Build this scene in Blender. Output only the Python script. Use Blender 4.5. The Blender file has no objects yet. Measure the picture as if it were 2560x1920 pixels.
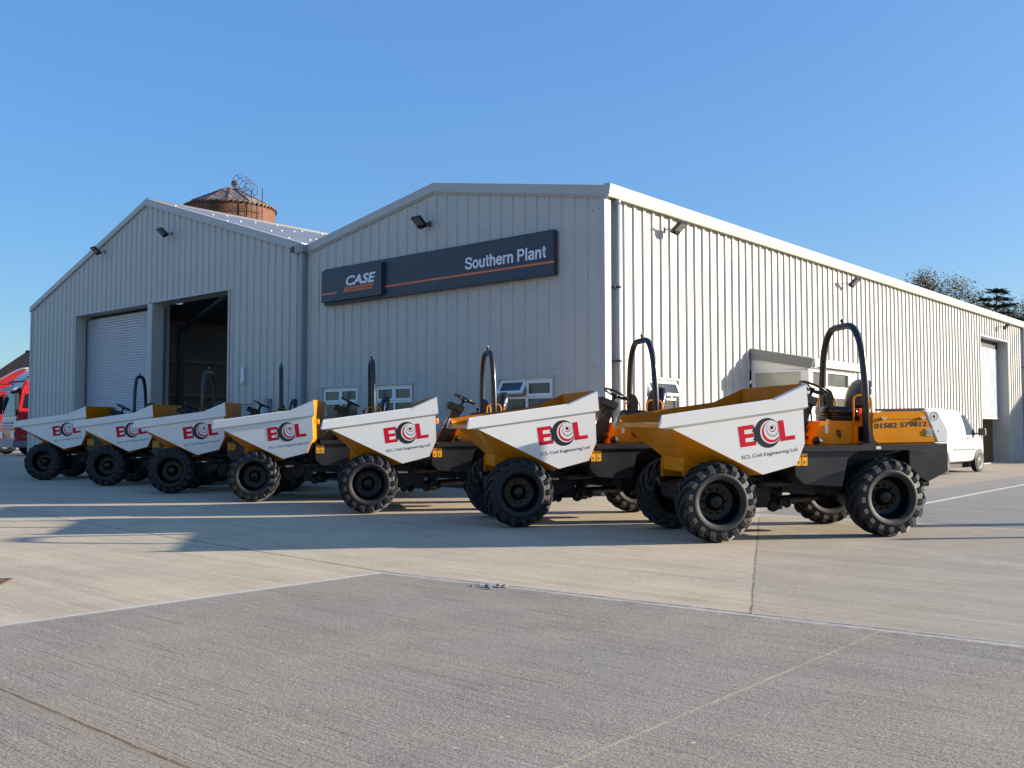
import bpy, bmesh, math, random
from mathutils import Vector, Matrix
R = math.radians
random.seed(7)
scene = bpy.context.scene
COL = scene.collection

# ------------------------------------------------------------------ camera, sky, sun, exposure
cam_d = bpy.data.cameras.new("camera")
cam = bpy.data.objects.new("camera", cam_d)
COL.objects.link(cam)
cam_d.sensor_width = 36.0
cam_d.lens = 34.0
cam_d.clip_start = 0.05
cam_d.clip_end = 3000
cam.location = (0, 0, 1.30)
cam.rotation_euler = (R(90 + 2.865), 0, 0)
scene.camera = cam

SUN_EL, SUN_AZ = R(14.6), R(88.5)          # azimuth clockwise from +Y
w = bpy.data.worlds.new("World")
scene.world = w
w.use_nodes = True
nt = w.node_tree
bg = nt.nodes["Background"]
sky = nt.nodes.new("ShaderNodeTexSky")
sky.sky_type = 'NISHITA'
sky.sun_disc = False
sky.sun_elevation = SUN_EL
sky.sun_rotation = SUN_AZ
sky.altitude = 50
sky.air_density = 1.0
sky.dust_density = 1.8
sky.ozone_density = 5.0
# soften the brightness range of the sky (hue kept): the photograph's sky is deep and even
sep = nt.nodes.new("ShaderNodeSeparateColor"); sep.mode = 'HSV'
com = nt.nodes.new("ShaderNodeCombineColor"); com.mode = 'HSV'
pw = nt.nodes.new("ShaderNodeMath"); pw.operation = 'POWER'; pw.inputs[1].default_value = .42
mu = nt.nodes.new("ShaderNodeMath"); mu.operation = 'MULTIPLY'; mu.inputs[1].default_value = 2.5
st_ = nt.nodes.new("ShaderNodeMath"); st_.operation = 'MULTIPLY'; st_.inputs[1].default_value = 1.05; st_.use_clamp = True
nt.links.new(sky.outputs[0], sep.inputs[0])
nt.links.new(sep.outputs[0], com.inputs[0]); nt.links.new(sep.outputs[1], st_.inputs[0]); nt.links.new(st_.outputs[0], com.inputs[1])
nt.links.new(sep.outputs[2], pw.inputs[0]); nt.links.new(pw.outputs[0], mu.inputs[0]); nt.links.new(mu.outputs[0], com.inputs[2])
nt.links.new(com.outputs[0], bg.inputs[0])
bg.inputs[1].default_value = 0.09
sl = bpy.data.lights.new("sun", 'SUN')
sl.energy = 5.0
sl.angle = R(0.53)
sl.color = (1.0, 0.90, 0.76)
sun = bpy.data.objects.new("sun", sl)
COL.objects.link(sun)
sd = Vector((math.sin(SUN_AZ) * math.cos(SUN_EL), math.cos(SUN_AZ) * math.cos(SUN_EL), math.sin(SUN_EL)))
sun.rotation_euler = sd.to_track_quat('Z', 'Y').to_euler()
sun.location = sd * 60
vs = scene.view_settings
vs.view_transform = 'Standard'
vs.look = 'None'
vs.exposure = 1.15
vs.gamma = 1.0
vs.use_curve_mapping = False

# ------------------------------------------------------------------ materials
MAT = {}
def lin(h):
    return tuple(((c / 255) / 12.92 if c / 255 <= .04045 else ((c / 255 + .055) / 1.055) ** 2.4) for c in h)

def mat(name, col, rough=.5, metal=0., spec=.5, var=.0, vscale=4., coat=0., bump=0., bscale=60., emit=None, dirt=None):
    m = bpy.data.materials.new(name)
    m.use_nodes = True
    t = m.node_tree
    b = t.nodes["Principled BSDF"]
    b.inputs['Base Color'].default_value = (*col, 1)
    b.inputs['Roughness'].default_value = rough
    b.inputs['Metallic'].default_value = metal
    b.inputs['Specular IOR Level'].default_value = spec
    b.inputs['Coat Weight'].default_value = coat
    b.inputs['Coat Roughness'].default_value = .08
    tc = t.nodes.new("ShaderNodeTexCoord")
    if var > 0 or dirt:
        n = t.nodes.new("ShaderNodeTexNoise")
        n.inputs['Scale'].default_value = vscale
        n.inputs['Detail'].default_value = 6
        n.inputs['Roughness'].default_value = .65
        t.links.new(tc.outputs['Object'], n.inputs['Vector'])
        r = t.nodes.new("ShaderNodeMapRange")
        r.inputs['From Min'].default_value = .3
        r.inputs['From Max'].default_value = .7
        r.inputs['To Min'].default_value = 1 - var
        r.inputs['To Max'].default_value = 1 + var
        t.links.new(n.outputs[0], r.inputs[0])
        mx = t.nodes.new("ShaderNodeMix")
        mx.data_type = 'RGBA'
        mx.blend_type = 'MULTIPLY'
        mx.inputs[0].default_value = 1
        mx.inputs[6].default_value = (*col, 1)
        t.links.new(r.outputs[0], mx.inputs[7])
        src = mx.outputs[2]
        if dirt:
            n2 = t.nodes.new("ShaderNodeTexNoise")
            n2.inputs['Scale'].default_value = vscale * .6
            n2.inputs['Detail'].default_value = 9
            t.links.new(tc.outputs['Object'], n2.inputs['Vector'])
            r2 = t.nodes.new("ShaderNodeMapRange")
            r2.inputs['From Min'].default_value = .48
            r2.inputs['From Max'].default_value = .68
            r2.inputs['To Max'].default_value = dirt[1]
            t.links.new(n2.outputs[0], r2.inputs[0])
            m2 = t.nodes.new("ShaderNodeMix")
            m2.data_type = 'RGBA'
            m2.inputs[7].default_value = (*dirt[0], 1)
            t.links.new(r2.outputs[0], m2.inputs[0])
            t.links.new(src, m2.inputs[6])
            src = m2.outputs[2]
        t.links.new(src, b.inputs['Base Color'])
        r3 = t.nodes.new("ShaderNodeMapRange")
        r3.inputs['To Min'].default_value = max(.02, rough - .1)
        r3.inputs['To Max'].default_value = min(1, rough + .12)
        t.links.new(n.outputs[0], r3.inputs[0])
        t.links.new(r3.outputs[0], b.inputs['Roughness'])
    if bump > 0:
        nb = t.nodes.new("ShaderNodeTexNoise")
        nb.inputs['Scale'].default_value = bscale
        nb.inputs['Detail'].default_value = 4
        t.links.new(tc.outputs['Object'], nb.inputs['Vector'])
        bp = t.nodes.new("ShaderNodeBump")
        bp.inputs['Strength'].default_value = bump
        bp.inputs['Distance'].default_value = .01
        t.links.new(nb.outputs[0], bp.inputs['Height'])
        t.links.new(bp.outputs[0], b.inputs['Normal'])
    if emit:
        b.inputs['Emission Color'].default_value = (*emit[0], 1)
        b.inputs['Emission Strength'].default_value = emit[1]
    MAT[name] = m
    return m

mat('yellow_paint', (.69, .238, .003), .38, coat=.06, spec=.15, var=.06, vscale=3)
mat('yellow_inside', (.63, .180, .003), .55, spec=.2, var=.10, vscale=5, dirt=((.30, .15, .03), .35))
mat('orange_paint', (.62, .22, .012), .3, coat=.4, var=.06, vscale=4)
mat('white_paint', (.79, .765, .71), .3, coat=.4, var=.025, vscale=2.5)
mat('dark_grey_paint', (.019, .020, .023), .36, coat=.25, spec=.35, var=.12, vscale=3, dirt=((.06, .052, .042), .22))
mat('black_metal', (.008, .008, .009), .42, spec=.35, var=.2, vscale=8, dirt=((.03, .026, .02), .3))
mat('tyre_rubber', (.010, .010, .011), .65, var=.25, vscale=9, bump=.25, bscale=80, dirt=((.035, .031, .027), .3))
mat('rim_black', (.005, .005, .0055), .24, coat=.15, spec=.25, var=.1)
mat('black_vinyl', (.012, .011, .011), .30, var=.15, vscale=12, bump=.15, bscale=120)
mat('chrome', (.75, .76, .78), .12, metal=1)
mat('steel', (.42, .43, .44), .35, metal=.9, var=.1)
mat('logo_red', (.62, .008, .022), .45, spec=.2)
mat('logo_black', (.012, .012, .02), .4)
mat('logo_grey', (.34, .37, .40), .4)
mat('label_white', (.7, .7, .7), .5)
mat('label_yellow', (.75, .36, .01), .45, var=.15, vscale=60)
mat('red_plastic', (.7, .07, .03), .4)
CLAD = (.49, .472, .43)
mat('cladding', CLAD, .45, var=.035, vscale=1.3, bump=.03, bscale=6)
mat('trim_grey', (.45, .44, .405), .42, var=.05, vscale=2)
mat('gutter_cream', (.62, .60, .50), .42, var=.07, vscale=3, dirt=((.38, .38, .24), .35))
mat('pipe_grey', (.27, .30, .33), .4, var=.06)
mat('screw_dark', (.07, .08, .10), .5)
mat('roof_grey', (.17, .19, .235), .5, var=.08, vscale=2)
mat('roof_dot', (.85, .85, .85), .4)
mat('plinth', (.06, .06, .06), .8, var=.2)
mat('upvc', (.80, .81, .83), .3, var=.02)
mat('pane_dark', (.045, .05, .055), .06, spec=.6, var=.5, vscale=3)
mat('pane_brown', (.10, .075, .05), .10, var=.6, vscale=5)
mat('sign_navy', (.030, .036, .050), .42, var=.05)
mat('sign_orange', (.66, .16, .055), .5)
mat('sign_white', (.80, .82, .86), .5)
mat('sign_dark_text', (.25, .05, .02), .5)
mat('shutter_steel', (.44, .47, .52), .33, metal=.25, var=.08, vscale=2)
mat('inside_wall', (.55, .47, .38), .8, var=.15, vscale=.8)
mat('inside_floor', (.22, .21, .20), .8, var=.15, vscale=2)
mat('inside_rail', (.75, .70, .60), .5)
mat('lamp_black', (.015, .015, .017), .4)
mat('lamp_glass', (.16, .165, .15), .3, spec=.4)
mat('silo_rust', (.155, .062, .030), .85, var=.5, vscale=.9, bump=.3, bscale=8, dirt=((.035, .028, .022), 1.0))
mat('silo_roof', (.25, .215, .18), .75, var=.35, vscale=1.1, dirt=((.10, .055, .032), 1.0))
mat('rust_dark', (.055, .040, .034), .8, var=.3)
mat('ladder_steel', (.07, .085, .13), .6)
mat('barn_roof', (.035, .026, .023), .9, var=.4, vscale=3, bump=.4, bscale=5)
mat('brick', (.20, .085, .055), .9, var=.35, vscale=9)
mat('clay_tile', (.24, .105, .070), .85, var=.4, vscale=6, bump=.4, bscale=14)
mat('truck_red', (.36, .005, .010), .25, coat=.6, var=.05)
mat('truck_grey', (.16, .17, .22), .4)
mat('truck_glass', (.01, .012, .015), .05)
mat('lamp_lens', (.7, .72, .75), .1)
mat('van_white', (.80, .79, .75), .25, coat=.6, var=.03, dirt=((.62, .50, .40), .18))
mat('van_trim', (.07, .07, .072), .5)
mat('van_glass', (.07, .10, .13), .04, spec=.7)
mat('hubcap', (.05, .05, .05), .4, metal=.3)
mat('van_red', (.22, .01, .01), .25)
mat('bark', (.11, .085, .065), .9, var=.3, vscale=10)
mat('autumn_leaf', (.105, .085, .052), .9, spec=.1, var=.45, vscale=1.5)
mat('fir_leaf', (.030, .050, .026), .7, var=.4, vscale=1.5)
mat('evergreen_leaf', (.045, .060, .026), .7, var=.4, vscale=1.2)
mat('iron_rust', (.13, .075, .05), .8, var=.4, vscale=30)
mat('stone', (.20, .185, .165), .9, var=.3, vscale=30)
mat('porch_glass', (.42, .42, .33), .08, spec=.6, var=.06, vscale=1)
mat('porch_felt', (.24, .24, .23), .8, var=.08)

# ------------------------------------------------------------------ mesh builder
class MB:
    def __init__(s):
        s.v = []; s.f = []; s.m = []; s.sm = []; s.mats = []
    def mi(s, m):
        if m not in s.mats: s.mats.append(m)
        return s.mats.index(m)
    def add(s, vs, fs, m=None, smooth=False):
        o = len(s.v); s.v += [tuple(p) for p in vs]
        k = s.mi(m)
        for f in fs:
            s.f.append(tuple(i + o for i in f)); s.m.append(k); s.sm.append(smooth)
        return s
    def box(s, x0, x1, y0, y1, z0, z1, m=None, M=None):
        vs = [Vector((x, y, z)) for z in (z0, z1) for y in (y0, y1) for x in (x0, x1)]
        if M: vs = [M @ p for p in vs]
        return s.add(vs, [(0, 2, 3, 1), (4, 5, 7, 6), (0, 1, 5, 4), (2, 6, 7, 3), (0, 4, 6, 2), (1, 3, 7, 5)], m)
    def prism(s, poly, a, b, axis='y', m=None, smooth=False):
        # poly of (u,v); axis y: (x,z); axis x: (y,z); axis z: (x,y)
        def P(u, v, t):
            return (u, t, v) if axis == 'y' else ((t, u, v) if axis == 'x' else (u, v, t))
        n = len(poly)
        vs = [P(u, v, a) for u, v in poly] + [P(u, v, b) for u, v in poly]
        s.add(vs, [tuple(range(n)), tuple(range(2 * n - 1, n - 1, -1))], m)
        o = len(s.v) - 2 * n; k = s.mi(m)
        for i in range(n):
            j = (i + 1) % n
            s.f.append((o + i, o + n + i, o + n + j, o + j)); s.m.append(k); s.sm.append(smooth)
        return s
    def tube(s, path, r, n=8, m=None, closed=False, cap=True):
        P = [Vector(p) for p in path]; N = len(P)
        rr = r if isinstance(r, (list, tuple)) else [r] * N
        up = None; vs = []
        for i in range(N):
            a = P[(i - 1) % N] if (i > 0 or closed) else P[i]
            b = P[(i + 1) % N] if (i < N - 1 or closed) else P[i]
            t = (b - a).normalized()
            if up is None:
                up = Vector((0, 0, 1)) if abs(t.z) < .9 else Vector((1, 0, 0))
            up = (up - t * up.dot(t)).normalized()
            sd_ = t.cross(up)
            for k in range(n):
                q = 2 * math.pi * k / n
                vs.append(P[i] + (up * math.cos(q) + sd_ * math.sin(q)) * rr[i])
        fs = []
        for i in range(N if closed else N - 1):
            j = (i + 1) % N
            for k in range(n):
                l = (k + 1) % n
                fs.append((i * n + k, i * n + l, j * n + l, j * n + k))
        if cap and not closed:
            fs.append(tuple(range(n - 1, -1, -1))); fs.append(tuple((N - 1) * n + k for k in range(n)))
        return s.add(vs, fs, m, True)
    def lathe(s, prof, n=32, m=None, axis='y', M=None, smooth=True, cap=False):
        vs = []; N = len(prof)
        for k in range(n):
            q = 2 * math.pi * k / n
            for r, t in prof:
                a, b = r * math.cos(q), r * math.sin(q)
                p = Vector((a, t, b)) if axis == 'y' else (Vector((a, b, t)) if axis == 'z' else Vector((t, a, b)))
                vs.append(M @ p if M else p)
        fs = []
        for k in range(n):
            l = (k + 1) % n
            for i in range(N - 1):
                fs.append((k * N + i, k * N + i + 1, l * N + i + 1, l * N + i))
        if cap:
            fs.append(tuple(k * N for k in range(n))); fs.append(tuple(k * N + N - 1 for k in range(n - 1, -1, -1)))
        return s.add(vs, fs, m, smooth)
    def build(s, name, parent=None, m=None, bevel=0., seg=2, weld=False, recalc=True):
        me = bpy.data.meshes.new(name)
        me.from_pydata([tuple(p) for p in s.v], [], s.f)
        for k in s.mats:
            me.materials.append(MAT[k] if k else MAT[m])
        me.polygons.foreach_set('material_index', s.m)
        me.polygons.foreach_set('use_smooth', s.sm)
        if weld or bevel or recalc:
            bm = bmesh.new(); bm.from_mesh(me)
            if weld: bmesh.ops.remove_doubles(bm, verts=bm.verts, dist=1e-4)
            if recalc: bmesh.ops.recalc_face_normals(bm, faces=bm.faces)
            if bevel:
                ed = [e for e in bm.edges if len(e.link_faces) == 2 and e.calc_face_angle(0) > .5]
                bmesh.ops.bevel(bm, geom=ed, offset=bevel, segments=seg, affect='EDGES', clamp_overlap=True)
            bm.to_mesh(me); bm.free()
        me.update()
        o = bpy.data.objects.new(name, me); COL.objects.link(o)
        if parent: o.parent = parent
        return o

def fillet(pts, r, n=5):
    P = [Vector(p) for p in pts]; out = [P[0]]
    for i in range(1, len(P) - 1):
        a, b, c = P[i - 1], P[i], P[i + 1]
        d1 = (a - b); d2 = (c - b)
        k = min(r, d1.length * .49, d2.length * .49)
        p, q = b + d1.normalized() * k, b + d2.normalized() * k
        for j in range(n + 1):
            t = j / n
            out.append(p * (1 - t) ** 2 + b * 2 * t * (1 - t) + q * t * t)
    out.append(P[-1]); return out

def text_mesh(txt, size, bold=0., shear=0., sx=1.):
    """flat lettering as (verts 2D, faces), left baseline at origin; height of a capital = size"""
    c = bpy.data.curves.new("lettering", 'FONT')
    c.body = txt; c.size = 1; c.offset = bold; c.shear = shear; c.resolution_u = 3
    o = bpy.data.objects.new("lettering", c); COL.objects.link(o)
    dg = bpy.context.evaluated_depsgraph_get()
    me = bpy.data.meshes.new_from_object(o.evaluated_get(dg))
    k = size / .73
    vs = [(v.co.x * k * sx, v.co.y * k) for v in me.vertices]
    fs = [tuple(p.vertices) for p in me.polygons]
    bpy.data.objects.remove(o); bpy.data.curves.remove(c); bpy.data.meshes.remove(me)
    return vs, fs
def fit_text(txt, size, width, **k):
    vs, fs = text_mesh(txt, size, **k)
    x0 = min(p[0] for p in vs); x1 = max(p[0] for p in vs)
    return [((p[0] - x0) * width / (x1 - x0), p[1]) for p in vs], fs

def ribbon(pts, w, closed=False):
    """flat band of width w along a 2D line -> verts, faces"""
    P = [Vector(p) for p in pts]; N = len(P); vs = []
    for i in range(N):
        a = P[(i - 1) % N] if (i or closed) else P[i]; b = P[(i + 1) % N] if (i < N - 1 or closed) else P[i]
        t = (b - a).normalized(); n = Vector((-t.y, t.x))
        k = 1.0
        if closed or 0 < i < N - 1:
            t1 = (P[i] - a).normalized(); k = 1 / max(.6, abs(n.dot(Vector((-t1.y, t1.x)))))
        vs += [tuple(P[i] + n * w * .5 * k), tuple(P[i] - n * w * .5 * k)]
    m = N if closed else N - 1
    return vs, [(2 * i, 2 * i + 1, (2 * i + 3) % (2 * N), (2 * i + 2) % (2 * N)) for i in range(m)]
def curve2(pts, n=6):
    P = [Vector(p) for p in pts]; out = []
    for i in range(len(P) - 1):
        p0, p1, p2, p3 = P[max(0, i - 1)], P[i], P[i + 1], P[min(len(P) - 1, i + 2)]
        for j in range(n):
            t = j / n
            out.append(.5 * ((2 * p1) + (p2 - p0) * t + (2 * p0 - 5 * p1 + 4 * p2 - p3) * t * t + (3 * p1 - p0 - 3 * p2 + p3) * t ** 3))
    out.append(P[-1]); return [tuple(p) for p in out]
GLYPH = {   # advance, list of (points, curved)
 'S': (.72, [([(.63, .70), (.56, .87), (.36, .925), (.15, .85), (.11, .70), (.21, .57), (.40, .50), (.58, .40), (.61, .23), (.50, .10), (.34, .075), (.14, .13), (.07, .31)], 1)]),
 'o': (.62, [([(.30 + .215 * math.cos(k * math.pi / 10), .365 + .29 * math.sin(k * math.pi / 10)) for k in range(20)], 2)]),
 'u': (.60, [([(.11, .73), (.11, .28), (.13, .14), (.24, .075), (.38, .13), (.45, .26)], 1), ([(.465, .73), (.465, 0)], 0)]),
 't': (.38, [([(.18, .92), (.18, .22), (.21, .10), (.35, .075)], 1), ([(.03, .66), (.35, .66)], 0)]),
 'h': (.60, [([(.11, 1), (.11, 0)], 0), ([(.13, .44), (.20, .60), (.32, .655), (.43, .60), (.465, .44), (.465, 0)], 1)]),
 'n': (.60, [([(.11, .73), (.11, 0)], 0), ([(.13, .44), (.20, .60), (.32, .655), (.43, .60), (.465, .44), (.465, 0)], 1)]),
 'r': (.40, [([(.11, .73), (.11, 0)], 0), ([(.12, .40), (.17, .56), (.25, .64), (.37, .65)], 1)]),
 'e': (.60, [([(.11, .38), (.50, .38)], 0), ([(.50, .38), (.47, .56), (.31, .655), (.15, .56), (.095, .37), (.15, .16), (.31, .075), (.45, .13), (.50, .22)], 1)]),
 'P': (.68, [([(.11, 1), (.11, 0)], 0), ([(.11, .915), (.36, .915), (.50, .88), (.56, .71), (.50, .53), (.36, .47), (.11, .47)], 1)]),
 'l': (.27, [([(.13, 1), (.13, 0)], 0)]),
 'a': (.59, [([(.10, .53), (.15, .62), (.29, .66), (.42, .61), (.45, .48), (.45, .12), (.49, .0)], 1), ([(.45, .42), (.28, .37), (.13, .31), (.09, .19), (.15, .09), (.27, .07), (.39, .13), (.45, .24)], 1)]),
 ' ': (.30, [])}
def stroke_text(txt, size, width, w=.155):
    vs, fs, x = [], [], 0
    for ch in txt:
        adv, strokes = GLYPH[ch]
        for pts, cv in strokes:
            pts = curve2(pts) if cv == 1 else pts
            v, f = ribbon(pts, w, cv == 2)
            o = len(vs); vs += [(a + x, b) for a, b in v]; fs += [tuple(i + o for i in q_) for q_ in f]
        x += adv
    x0 = min(p[0] for p in vs); x1 = max(p[0] for p in vs)
    return [((p[0] - x0) * width / (x1 - x0), p[1] * size) for p in vs], fs

def empty(name, loc, rz=0.):
    o = bpy.data.objects.new(name, None); COL.objects.link(o)
    o.location = loc; o.rotation_euler = (0, 0, rz); o.empty_display_size = .3
    return o
def tag(o, label=None, cat=None, group=None, kind=None):
    if label: o['label'] = label
    if cat: o['category'] = cat
    if group: o['group'] = group
    if kind: o['kind'] = kind
    return o
def copy_tree(o, parent=None):
    c = o.copy(); COL.objects.link(c)
    if parent: c.parent = parent
    for ch in o.children: copy_tree(ch, c)
    return c

# yard level: a slight crossfall away from the gable front, level elsewhere
def yard_z(Y, X=0.): return .0165 * (min(-.5, max(-9.1, Y)) + 3.5) + .006 * min(18, max(0, -X - 2))      # height at a distance Y in front of the gable
def gz(y): return .05                                           # level beyond the building line
# building frame: X along the gable front (to the right), Y back along the long side, Z up
BA = R(41.0)
BX = Vector((math.cos(BA), -math.sin(BA), 0)); BY = Vector((math.sin(BA), math.cos(BA), 0))
BC = Vector((1.835, 19.049, 0))
def bw(x, y, z=0.): return BC + BX * x + BY * y + Vector((0, 0, z))
def bframe(name, x=0, y=0, z=0): return empty(name, bw(x, y, z), -BA)

# ------------------------------------------------------------------ ground
class NG:
    def __init__(s, m):
        s.t = m.node_tree
    def val(s, sock, v):
        if hasattr(v, 'is_linked') or hasattr(v, 'links'): s.t.links.new(v, sock)
        else: sock.default_value = v
    def m(s, op, a, b=0., c=None):
        n = s.t.nodes.new("ShaderNodeMath"); n.operation = op
        s.val(n.inputs[0], a); s.val(n.inputs[1], b)
        if c is not None: s.val(n.inputs[2], c)
        return n.outputs[0]
    def noise(s, vec, scale, detail=5, rough=.6):
        n = s.t.nodes.new("ShaderNodeTexNoise")
        n.inputs['Scale'].default_value = scale; n.inputs['Detail'].default_value = detail; n.inputs['Roughness'].default_value = rough
        s.t.links.new(vec, n.inputs['Vector']); return n.outputs[0]
    def scale(s, vec, x, y, z=1, rz=0.):
        n = s.t.nodes.new("ShaderNodeMapping"); n.inputs['Scale'].default_value = (x, y, z); n.inputs['Rotation'].default_value = (0, 0, rz)
        s.t.links.new(vec, n.inputs[0]); return n.outputs[0]
    def mix(s, f, a, b, mode='MIX'):
        n = s.t.nodes.new("ShaderNodeMix"); n.data_type = 'RGBA'; n.blend_type = mode
        s.val(n.inputs[0], f)
        for k, q in ((6, a), (7, b)):
            if isinstance(q, tuple): n.inputs[k].default_value = (*q, 1)
            else: s.t.links.new(q, n.inputs[k])
        return n.outputs[2]
    def band(s, d, half, soft):            # 1 where |d| < half
        a = s.m('ABSOLUTE', d)
        n = s.t.nodes.new("ShaderNodeMapRange")
        s.t.links.new(a, n.inputs[0]); n.inputs[1].default_value = half; n.inputs[2].default_value = half + soft
        n.inputs[3].default_value = 1; n.inputs[4].default_value = 0
        return n.outputs[0]
    def ramp(s, x, a, b, lo=0., hi=1.):
        n = s.t.nodes.new("ShaderNodeMapRange")
        s.t.links.new(x, n.inputs[0])
        for i, q in enumerate((a, b, lo, hi)): n.inputs[i + 1].default_value = q
        return n.outputs[0]

gm = bpy.data.materials.new("yard_concrete"); gm.use_nodes = True; MAT['yard_concrete'] = gm
g = NG(gm); gb = gm.node_tree.nodes["Principled BSDF"]
tc = gm.node_tree.nodes.new("ShaderNodeTexCoord").outputs['Object']
sp = gm.node_tree.nodes.new("ShaderNodeSeparateXYZ"); gm.node_tree.links.new(tc, sp.inputs[0])
GX, GY = sp.outputs[0], sp.outputs[1]
blot = g.noise(tc, .35, 4); blot2 = g.noise(tc, 1.7, 6); grain = g.noise(tc, 75, 3, .7); grain2 = g.noise(tc, 170, 2, .6)
strk = g.noise(g.scale(tc, .35, 9), 2.2, 5, .7)            # broom strokes along X
strk2 = g.noise(g.scale(tc, .5, 42), 2.0, 3, .6)
fine = g.noise(tc, 22, 4, .65)
wob = g.m('MULTIPLY', g.m('SUBTRACT', g.noise(tc, 3.0, 3), .5), .03)
Xw = g.m('ADD', GX, wob); Yw = g.m('ADD', GY, wob)
jxd = g.m('SUBTRACT', Xw, g.m('ADD', 3.79, g.m('MULTIPLY', g.m('ADD', GY, 9.08), .022)))          # joint running towards the camera
jyd = g.m('ADD', Yw, g.m('SUBTRACT', 9.08, g.m('ADD', g.m('MULTIPLY', g.m('MAXIMUM', g.m('SUBTRACT', GX, 3.79), 0), .0866), g.m('MULTIPLY', g.m('MAXIMUM', g.m('SUBTRACT', 3.79, GX), 0), .055))))
front = g.m('MULTIPLY', g.m('GREATER_THAN', jxd, 0), g.m('LESS_THAN', jyd, 0))
beyd = g.m('ADD', Yw, 1.62)
beyond = g.m('MULTIPLY', g.m('GREATER_THAN', Xw, 3.9), g.m('GREATER_THAN', beyd, 0))
cutd = g.m('ADD', g.m('MULTIPLY', g.m('SUBTRACT', GX, 7.53), .897), g.m('MULTIPLY', g.m('ADD', GY, 8.63), .441))   # oblique saw cut
right = g.m('MULTIPLY', g.m('MULTIPLY', g.m('GREATER_THAN', cutd, 0), g.m('LESS_THAN', front, .5)), g.ramp(cutd, 0, 3.5, .45, 1))
warm = g.ramp(g.noise(tc, .55, 5), .42, .62)
damp = g.ramp(g.noise(g.scale(tc, .5, 1.3), .9, 6, .7), .50, .72)
col = g.mix(g.ramp(blot, .35, .65), (.53, .425, .295), (.455, .375, .27))
col = g.mix(g.m('MULTIPLY', right, .85), col, (.27, .236, .19))
col = g.mix(beyond, col, (.225, .213, .192))
fcol = g.mix(g.ramp(blot, .3, .7), (.315, .265, .205), (.275, .244, .200))
fcol = g.mix(g.m('MULTIPLY', warm, .30), fcol, (.36, .285, .205))
fcol = g.mix(g.m('MULTIPLY', damp, .5), fcol, (.185, .168, .145))
col = g.mix(front, col, fcol)
col = g.mix(g.m('MULTIPLY', g.m('MULTIPLY', damp, g.m('SUBTRACT', 1, front)), .18), col, (.27, .235, .19))
streak3 = g.noise(g.scale(tc, .12, 2.2, 1, R(35)), 3.0, 5, .65)              # long pale drag marks across the yard
tone = g.m('ADD', g.ramp(blot2, .3, .7, -.07, .07), g.ramp(strk, .25, .75, -.12, .12))
tone = g.m('ADD', tone, g.m('MULTIPLY', g.ramp(streak3, .3, .7, -.11, .11), g.m('SUBTRACT', 1, front)))
tone = g.m('ADD', tone, g.ramp(fine, .3, .7, -.10, .10))
amp = g.m('ADD', g.m('MULTIPLY', front, .40), .16)
mid_ = g.noise(tc, 42, 3, .75)
tone = g.m('ADD', tone, g.m('MULTIPLY', g.m('SUBTRACT', grain, .5), g.m('MULTIPLY', amp, 3.2)))
tone = g.m('ADD', tone, g.m('MULTIPLY', g.m('SUBTRACT', mid_, .5), g.m('MULTIPLY', amp, 1.8)))
tone = g.m('ADD', tone, g.m('MULTIPLY', g.m('SUBTRACT', grain2, .5), g.m('MULTIPLY', amp, 2.0)))
tone = g.m('ADD', tone, g.m('MULTIPLY', g.ramp(strk2, .56, .70, 0, -.42), g.m('ADD', g.m('MULTIPLY', front, .75), .25)))
tone = g.m('ADD', tone, 1.0)
comb = gm.node_tree.nodes.new("ShaderNodeCombineColor")
for i in range(3): gm.node_tree.links.new(tone, comb.inputs[i])
col = g.mix(1.0, col, comb.outputs[0], 'MULTIPLY')
# bay joints
brk = g.ramp(g.noise(tc, 1.6, 6, .7), .35, .6)                                   # worn along their length
brk2 = g.ramp(g.noise(tc, 7, 4, .7), .40, .6, .45, 1)
fwd = g.m('LESS_THAN', jyd, .05); jr = g.m('GREATER_THAN', GX, 3.75)
jx = g.m('MULTIPLY', g.band(g.m('ADD', jxd, .03), .05, .04), fwd)
jx1 = g.m('MULTIPLY', g.band(g.m('ADD', jxd, .015), .008, .007), fwd)
jx2 = g.m('MULTIPLY', g.band(g.m('ADD', jxd, .062), .004, .006), fwd)
jy = g.band(jyd, .055, .03)
jy1 = g.band(g.m('SUBTRACT', jyd, .02), .014, .010)
jy2 = g.band(g.m('ADD', jyd, .035), .012, .01)
col = g.mix(g.m('MULTIPLY', jx, .45), col, (.46, .42, .36))
col = g.mix(g.m('MULTIPLY', g.m('MULTIPLY', jx1, brk2), .85), col, (.74, .71, .66))
col = g.mix(g.m('MULTIPLY', g.m('MULTIPLY', jx2, brk), .55), col, (.68, .65, .60))
col = g.mix(g.m('MULTIPLY', jy, g.m('ADD', g.m('MULTIPLY', jr, .62), .05)), col, (.44, .405, .35))
col = g.mix(g.m('MULTIPLY', g.m('MULTIPLY', jy2, g.m('MULTIPLY', jr, brk2)), .6), col, (.60, .57, .52))
col = g.mix(g.m('MULTIPLY', g.m('MULTIPLY', jy1, brk2), .85), col, (.075, .068, .06))
jb = g.m('MULTIPLY', g.band(g.m('SUBTRACT', Xw, 8.57), .007, .008), front)
jc = g.m('MULTIPLY', g.band(g.m('ADD', Yw, 13.38), .006, .007), front)
jch = g.m('MULTIPLY', g.band(g.m('ADD', Yw, 13.38), .03, .06), front)
col = g.mix(g.m('MULTIPLY', g.m('MULTIPLY', jb, brk2), .65), col, (.50, .42, .24))
col = g.mix(g.m('MULTIPLY', jch, .35), col, (.33, .25, .15))
col = g.mix(g.m('MULTIPLY', g.m('MULTIPLY', jc, brk2), .85), col, (.10, .062, .035))
jd = g.m('MULTIPLY', g.band(g.m('ADD', cutd, wob), .007, .006), g.m('MULTIPLY', g.m('LESS_THAN', GY, -2.1), g.m('GREATER_THAN', jyd, 0)))
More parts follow.
